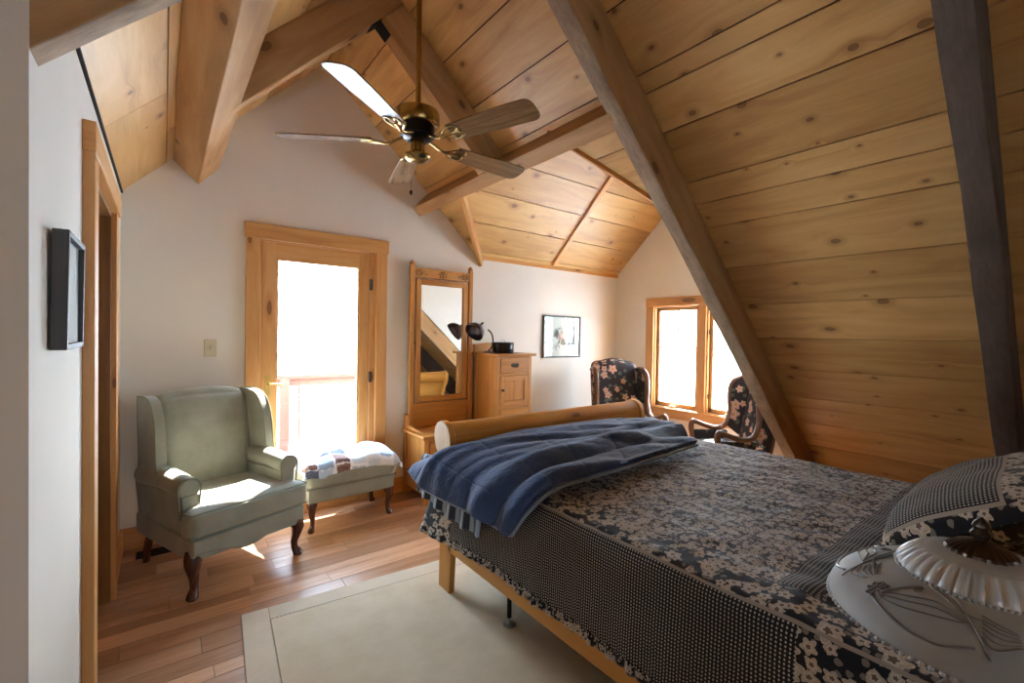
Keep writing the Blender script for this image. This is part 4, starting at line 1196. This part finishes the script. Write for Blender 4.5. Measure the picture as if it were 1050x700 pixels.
# framed print on the left wall, leaning forward at the top
t = thing('dark_framed_print', 'deep dark grey frame with a pale blue print on the left wall', 'picture', (XL, 1.48, 1.335))
sh = Matrix.Rotation(R(1.5), 3, 'Y')
mb = MB(); D_ = .032; H_ = .283; W_ = .27; w = .014
for a, b in (((.002, 0, 0), (D_, w, H_)), ((.002, W_-w, 0), (D_, W_, H_)), ((.002, w, 0), (D_, W_-w, w)), ((.002, w, H_-w), (D_, W_-w, H_))): mb.b2(a, b)
for v in mb.v: v.x += .004*v.z/H_+.001
mb.build('frame', M['frame_wood'], t, bevel=.0015)
mb = MB(); mb.b2((.018, w, w), (.024, W_-w, H_-w)); mb.build('print', M['photo'], t)
mb = MB(); mb.b2((.026, w, w), (.0275, W_-w, H_-w)); mb.build('picture_glass', M['glass'], t)

# ------------------------------------------------------------------ floral wood framed wing chairs
def crv(pts, n=28):
    pts = [Vector(p) for p in pts]; return [poly(pts, k/n) for k in range(n+1)]
def floral_chair(loc, rz, label):
    t = thing('floral_wing_chair', label, 'armchair', loc, rz, 'floral wing chairs')
    mb = MB(); mb.soft((0, .27, .40), (.56, .52, .13), .04, .03, seg=12); mb.build('seat', M['floral_chair'], t, allsmooth=True)
    mb = MB(); mb.b2((-.27, .03, .27), (.27, .51, .345)); mb.build('seat_rail', M['walnut'], t, bevel=.01)
    mb = MB()
    def bk2(q):
        k = (q.z+.36)/.72; q.y += .16*k
        if q.z > .2: q.z += .03*math.cos(q.x*8.5)
        return q
    mb.soft((0, .51, .79), (.50, .09, .70), .035, .02, fn=bk2, seg=14); bb = mb.build('backrest', M['floral_chair'], t, allsmooth=True)
    mb = MB(); mb.tube(crv([(-.255, .53, .42), (-.262, .585, .7), (-.258, .655, 1.05), (-.225, .675, 1.135), (-.13, .685, 1.15), (0, .69, 1.178), (.13, .685, 1.15), (.225, .675, 1.135), (.258, .655, 1.05), (.262, .585, .7), (.255, .53, .42)], 60), .014, 10)
    mb.build('back_frame', M['walnut'], bb)
    for s in (-1, 1):
        # carved arm sweeping up into the wing
        mb = MB()
        path = crv([(.295*s, .035, .34), (.300*s, .02, .48), (.305*s, .0, .585), (.305*s, .03, .632), (.30*s, .14, .60), (.295*s, .26, .575), (.29*s, .36, .61), (.285*s, .40, .73), (.285*s, .395, .88), (.285*s, .41, 1.0), (.275*s, .47, 1.065), (.265*s, .56, 1.08), (.258*s, .65, 1.06)], 52)
        rr = [(.030, .028) if i < 14 else ((.024, .036) if i < 30 else (.022, .028)) for i in range(53)]
        mb.tube(path, rr, 12); aw = mb.build('arm', M['walnut'], t)
        mb = MB(); vs = []; 
        inner = path[26:]; n = len(inner)
        vs = [p+Vector((-.012*s, 0, 0)) for p in inner]+[Vector((.25*s, lerp(.50, .66, k/(n-1)), lerp(.50, 1.07, k/(n-1)))) for k in range(n)]
        vs += [p+Vector((-.024*s, 0, 0)) for p in vs]
        fs = [(i, i+1, n+i+1, n+i) for i in range(n-1)]+[(2*n+i, 3*n+i, 3*n+i+1, 2*n+i+1) for i in range(n-1)]
        mb.add(vs, fs); mb.build('wing_panel', M['floral_chair'], t, allsmooth=True)
        mb = MB(); mb.soft((.285*s, .2, .47), (.03, .36, .18), .012, 0, seg=6); mb.build('arm_panel', M['floral_chair'], aw, allsmooth=True)
        mb = MB(); cabriole(mb, .25*s, .05, 0, s, -1, .29, 1.1); mb.build('front_leg', M['walnut'], t)
        mb = MB(); mb.tube([(.24*s, .49, .30), (.245*s, .54, .15), (.25*s, .60, 0)], [.022, .02, .016], 8); mb.build('rear_leg', M['walnut'], t)
    return t
# facing direction is local -y
cb = floral_chair((3.62, 2.72, 0), R(-30), 'dark rose patterned wing chair with walnut trim in the corner past the footboard')
cr_ = copy_tree(cb); cr_.location = (3.78, 2.13, 0); cr_.rotation_euler = (0, 0, R(-127)); cr_['label'] = 'walnut armed wing chair under the casement windows beside the long rafter'

cb.scale = (.97, 1, .965); cr_.scale = (.88, .88, .955)
# ------------------------------------------------------------------ ceiling fan
FX, FY = .982, 2.066
t = thing('ceiling_fan', 'antique brass ceiling fan with five oak blades hanging from the ridge', 'fan', (FX, FY, 2.32))
mb = MB(); mb.lathe([(.001, 1.13), (.055, 1.13), (.07, 1.10), (.072, 1.05), (.05, 1.01), (.02, .995), (.001, .995)], seg=32); mb.build('canopy', M['brass'], t)
mb = MB(); mb.tube([(0, 0, 1.0), (0, 0, .16)], .0125, 16); mb.lathe([(.013, .185), (.022, .18), (.022, .165), (.013, .16)], seg=20); mb.build('down_rod', M['brass'], t)
mb = MB(); mb.lathe([(.001, .170), (.035, .168), (.07, .160), (.098, .150), (.105, .138), (.105, .092), (.100, .082), (.085, .075), (.001, .075)], seg=48); mo = mb.build('motor_housing', M['brass'], t)
mb = MB(); mb.lathe([(.082, .078), (.084, .03), (.06, .012), (.001, .01)], seg=60, rfun=lambda i, a: 1+.05*math.sin(a*30) if i < 2 else 1); mb.build('vented_ring', M['blackmetal'], mo)
mb = MB(); mb.lathe([(.001, .02), (.034, .015), (.036, -.045), (.042, -.055), (.062, -.062), (.064, -.072), (.05, -.088), (.02, -.096), (.001, -.097)], seg=36); mb.build('switch_housing', M['brass'], t)
mb = MB()
for k in range(26): mb.soft((-.045, -.03, -.075-k*.0065), (.004, .004, .0045), .0018, 0, seg=2)
mb.lathe([(.001, 0), (.006, -.004), (.008, -.014), (.003, -.024), (.001, -.026)], (-.045, -.03, -.245), 12); mb.build('pull_chain', M['bronze'], t)
for k in range(5):
    a = R(2.4+72*k)
    bl = MB(); n = 14
    out = []
    r0, r1 = .215, .665
    pts = []
    for i in range(n+1):
        u = i/n; x = lerp(r0, r1-.04, u); w = lerp(.052, .066, min(1, u*1.4)); pts.append((x, w))
    arc = []
    for i in range(1, 10):
        th = PI/2-PI*i/10; arc.append((r1-.04+.04*math.cos(th), .066*math.copysign(abs(math.sin(th))**.6, math.sin(th))))
    outline = [(x, w) for x, w in pts]+arc+[(x, -w) for x, w in pts[::-1]]
    outline = outline[::-1]
    bl.prism(outline, -.003, .003, 'xy', grain=0)
    rot = Matrix.Rotation(a, 3, 'Z') @ Matrix.Rotation(R(-13), 3, 'X')
    for i, v in enumerate(bl.v): bl.v[i] = rot @ v + Vector((0, 0, .005))
    b_ = bl.build('fan_blade', M['fanwood'], t, bevel=.0015)
    ir = MB()
    def tr(p): return rot @ Vector(p) + Vector((0, 0, .005))
    ir.tube([tr(p) for p in crv([(.06, 0, .02), (.10, 0, .005), (.14, 0, -.014), (.185, 0, -.010), (.215, 0, -.006)], 12)], [(.012, .006)]*13, 10)
    for s in (-1, 1):
        ir.tube([tr(p) for p in crv([(.15, 0, -.012), (.18, .022*s, -.010), (.215, .043*s, -.007), (.255, .036*s, -.006), (.265, .018*s, -.006), (.24, .008*s, -.006)], 20)], [(.007, .003)]*21, 8)
    ir.tube([tr((.215, 0, -.006)), tr((.27, 0, -.006))], [(.008, .003)]*2, 8)
    for p in ((.225, .036), (.225, -.036), (.265, 0)): ir.lathe([(.001, -.011), (.006, -.010), (.007, -.006), (.007, -.003)], (0, 0, 0), 10, rot=None, caps=False) if False else ir.soft(tr((p[0], p[1], -.009)), (.013, .013, .005), .0024, 0, seg=3)
    ir.build('blade_iron', M['brass'], b_, allsmooth=False, angle=60)

# ------------------------------------------------------------------ nightstand and glass lamp
t = thing('nightstand', 'small pine nightstand under the glass lamp beside the bed', 'nightstand', (.885, .06, 0))
mb = MB(); mb.b2((-.24, -.22, .60), (.24, .22, .625)); mb.build('nightstand_top', M['bedwood'], t, bevel=.005)
mb = MB(); mb.b2((-.21, -.19, .25), (-.19, .19, .60)); mb.b2((.19, -.19, .25), (.21, .19, .60)); mb.b2((-.19, .17, .25), (.19, .19, .60)); mb.b2((-.21, -.19, .25), (.21, .19, .27)); mb.build('nightstand_body', M['bedwood'], t, bevel=.003)
mb = MB(); mb.b2((-.185, -.2, .42), (.185, -.18, .59)); d_ = mb.build('drawer', M['bedwood'], t, bevel=.003)
mb = MB(); mb.lathe([(.001, 0), (.008, 0), (.007, .012), (.015, .02), (.001, .028)], (0, -.2, .505), 16, rot=Matrix.Rotation(R(90), 3, 'X')); mb.build('knob', M['brass'], d_)
for sx in (-1, 1):
    for sy in (-1, 1):
        mb = MB(); mb.tube([(.19*sx, .17*sy, .26), (.2*sx, .18*sy, 0)], [.02, .013], 12); mb.build('leg', M['bedwood'], t)
LXY = (1.005, .108)
t = thing('glass_table_lamp', 'table lamp with a wide etched frosted glass shade and dark metal finial', 'lamp', (LXY[0], LXY[1], .625))
LB = .625
mb = MB(); mb.lathe([(.001, 0), (.085, 0), (.088, .01), (.06, .022), (.03, .03), (.022, .05), (.05, .10), (.062, .15), (.05, .2), (.022, .24), (.016, .30), (.022, .32), (.014, .34), (.008, .35), (.006, .435), (.001, .436)], seg=36); mb.build('lamp_base', M['bronze'], t)
zr0 = .952-LB
prof = []
for k in range(25):
    a = k/24; r = .212*math.sin(PI/2*(.28+.72*(1-a))) if False else None
# dome: rim -> collar -> crown
prof = [(.184, zr0-.004), (.190, zr0+.002), (.1905, zr0+.009), (.186, zr0+.021), (.175, zr0+.035), (.157, zr0+.049), (.135, zr0+.061), (.112, zr0+.069), (.098, zr0+.073)]
col_ = [(.097, zr0+.077), (.092, zr0+.086), (.080, zr0+.099), (.072, zr0+.105)]
top_ = [(.066, zr0+.107), (.052, zr0+.111), (.030, zr0+.114), (.010, zr0+.115)]
def sub_prof(p, n=3):
    P3 = [Vector((a, b, 0)) for a, b in p]; return [(q.x, q.y) for q in [poly(P3, k/(n*(len(p)-1))) for k in range(n*(len(p)-1)+1)]]
full = sub_prof(prof+top_[:0], 3)
mb = MB()
mb.lathe([(a, b) for a, b in full], seg=96, caps=False)
mb.lathe([(a-.004, b-.003) for a, b in full], seg=96, caps=False)
pass
mb.lathe(sub_prof(top_, 3), seg=64, caps=False)
sh_ = mb.build('lamp_shade', M['frost'], t, allsmooth=True)
mb = MB(); P3 = sub_prof([prof[-1]]+col_+[top_[0]], 4); nn_ = len(P3)
mb.lathe(P3, seg=288, caps=False, rfun=lambda i, a: 1+.05*math.sin(PI*i/(nn_-1))*abs(math.sin(a*18))**.8)
mb.build('fluted_collar', M['clear'], sh_, allsmooth=True)
def surf(r, a, lift=.0015):
    # point on the dome at radius r
    for (r1, z1), (r0, z0) in zip(full[4:], full[3:]):
        if r1 <= r <= r0:
            k = (r-r0)/(r1-r0) if r1 != r0 else 0
            return Vector((r*math.cos(a), r*math.sin(a), lerp(z0, z1, k)+lift))
    return Vector((r*math.cos(a), r*math.sin(a), full[-1][1]+lift))
# scalloped beaded rim and bead ring
mb = MB()
for k in range(110):
    a = 2*PI*k/110; mb.soft((.1905*math.cos(a), .1905*math.sin(a), zr0+.001), (.0085, .0075, .006), .003, 0, seg=2)
mb.build('beaded_rim', M['clear'], sh_, allsmooth=True)
mb = MB()
for k in range(90):
    a = 2*PI*k/90; mb.soft((.0995*math.cos(a), .0995*math.sin(a), zr0+.0735), (.006, .006, .005), .0024, 0, seg=2)
mb.build('bead_ring', M['clear'], sh_, allsmooth=True)
# etched tulips: six repeats of stem, long leaves and a bloom
mb = MB()
for j in range(5):
    A = R(150)+j*2*PI/5
    def cv(pts, r0=.0014, r1=.0008, lift=.0012):
        P3 = crv([(a, b, 0) for a, b in pts], 22)
        path = [surf(max(.102, min(.180, .102+(q.x-.126)*1.054)), A+q.y, lift) for q in P3]
        mb.tube(path, [r0+(r1-r0)*k/22 for k in range(23)], 6)
    cv([(.176, -.12), (.160, .1), (.150, .32), (.165, .56)])
    cv([(.180, -.12), (.170, .1), (.160, .32), (.165, .56)])
    cv([(.184, -.12), (.180, .1), (.172, .32), (.165, .56)])
    cv([(.188, -.12), (.198, .15), (.2, .4), (.19, .62)], .0022, .0016)
    cv([(.176, -.1), (.152, -.02), (.140, .04), (.136, .09), (.145, .12), (.150, .08), (.143, .05)])
    cv([(.128, .35), (.14, .48), (.17, .62), (.196, .7)])
    cv([(.126, .1), (.135, .3), (.150, .5), (.156, .75)], .001, .0008)
    for k in range(8):
        a2 = k*2*PI/8; cc = (.176, -.16)
        cv([(cc[0]+.003*math.cos(a2), cc[1]+.02*math.sin(a2)), (cc[0]+.013*math.cos(a2+.3), cc[1]+.085*math.sin(a2+.3)), (cc[0]+.010*math.cos(a2+.8), cc[1]+.065*math.sin(a2+.8)), (cc[0]+.003*math.cos(a2+.7), cc[1]+.02*math.sin(a2+.7))], .0018, .0012)
    for k in range(6):
        cv([(.145+.006*k, .66), (.150+.007*k, .78-.02*abs(k-2.5)), (.160+.003*k, .90)], .001, .0006)
mb.build('etched_flowers', M['etch'], sh_, allsmooth=True)
mb = MB(); mb.lathe([(.001, zr0+.113), (.041, zr0+.112), (.040, zr0+.117), (.028, zr0+.126), (.012, zr0+.131), (.007, zr0+.133)], seg=96, caps=False, rfun=lambda i, a: 1+.035*math.cos(a*24))
mb.lathe([(.006, zr0+.132), (.010, zr0+.136), (.013, zr0+.143), (.008, zr0+.149), (.011, zr0+.154), (.009, zr0+.160), (.003, zr0+.166), (.001, zr0+.168)], seg=20, rfun=lambda i, a: 1+.12*math.cos(a*6))
mb.build('finial', M['bronze'], t)

# ------------------------------------------------------------------ light
w = bpy.data.worlds.new('World'); sc.world = w; w.use_nodes = True
nt = w.node_tree; nt.nodes.clear()
bg = nt.nodes.new('ShaderNodeBackground'); ou = nt.nodes.new('ShaderNodeOutputWorld')
tcn = nt.nodes.new('ShaderNodeTexCoord'); sp = nt.nodes.new('ShaderNodeSeparateXYZ'); rp = nt.nodes.new('ShaderNodeValToRGB')
rp.color_ramp.elements[0].position = .0; rp.color_ramp.elements[0].color = (.75, .875, 1, 1)
rp.color_ramp.elements[1].position = 1.0; rp.color_ramp.elements[1].color = (.50, .71, 1, 1)
nt.links.new(tcn.outputs['Generated'], sp.inputs[0]); nt.links.new(sp.outputs[2], rp.inputs[0]); nt.links.new(rp.outputs[0], bg.inputs[0])
bg.inputs[1].default_value = 19.0
nt.links.new(bg.outputs[0], ou.inputs[0])
sun = bpy.data.lights.new('Sun', 'SUN'); sun.energy = 48; sun.angle = R(.6); sun.color = (1, .96, .90)
so_ = bpy.data.objects.new('Sun', sun); C.objects.link(so_)
sd_ = Vector((-.8, -.8, -math.hypot(.8, .8)*math.tan(R(49)))).normalized()
so_.rotation_euler = sd_.to_track_quat('-Z', 'Y').to_euler(); so_.location = (6, 8, 6)
PORTALS = 1
def portal(name, loc, dirv, sx, sy):
    l = bpy.data.lights.new(name, 'AREA'); l.shape = 'RECTANGLE'; l.size = sx; l.size_y = sy; l.energy = 1
    l.cycles.is_portal = True
    o = bpy.data.objects.new(name, l); C.objects.link(o); o.location = loc
    d = Vector(dirv); o.rotation_euler = d.to_track_quat('-Z', 'Z').to_euler() if False else d.to_track_quat('-Z', 'Y').to_euler()
portal('door_daylight', (.96, YA+.16, 1.1), (0, -1, 0), .75, 1.75)
portal('window_daylight', (XB+.16, 2.55, 1.165), (-1, 0, 0), 1.25, 1.2)

portal('added_window_portal', (.175, YN-.14, 1.4), (0, 1, 0), .55, .6)  # guides sky light through the added rear window
# ------------------------------------------------------------------ camera
F = 465.127
Yw, Pt, Rl = R(37.513), R(-.8936), R(-.98008)
cy, sy_, cp, sp_ = math.cos(Yw), math.sin(Yw), math.cos(Pt), math.sin(Pt)
f_ = Vector((sy_*cp, cy*cp, sp_)); r_ = Vector((cy, -sy_, 0)); d_ = f_.cross(r_)
c_, s__ = math.cos(Rl), math.sin(Rl)
r2 = r_*c_+d_*s__; d2 = -r_*s__+d_*c_
cam = bpy.data.cameras.new('Camera'); cam.sensor_width = 36; cam.lens = F/1050*36; cam.clip_start = .02; cam.clip_end = 300
co = bpy.data.objects.new('Camera', cam); C.objects.link(co)
mw = Matrix((r2, -d2, -f_)).transposed().to_4x4(); mw.translation = Vector((0, 0, 1.39)); co.matrix_world = mw
sc.camera = co
vs_ = sc.view_settings; sc.display_settings.display_device = 'sRGB'
vs_.view_transform = 'Standard'; vs_.look = 'None'; vs_.gamma = 1; vs_.exposure = 0.82; vs_.use_curve_mapping = False
cyc = sc.cycles
cyc.use_denoising = True; cyc.max_bounces = 12; cyc.diffuse_bounces = 8; cyc.glossy_bounces = 4; cyc.transparent_max_bounces = 12
cyc.sample_clamp_indirect = 8; cyc.caustics_reflective = False; cyc.caustics_refractive = False
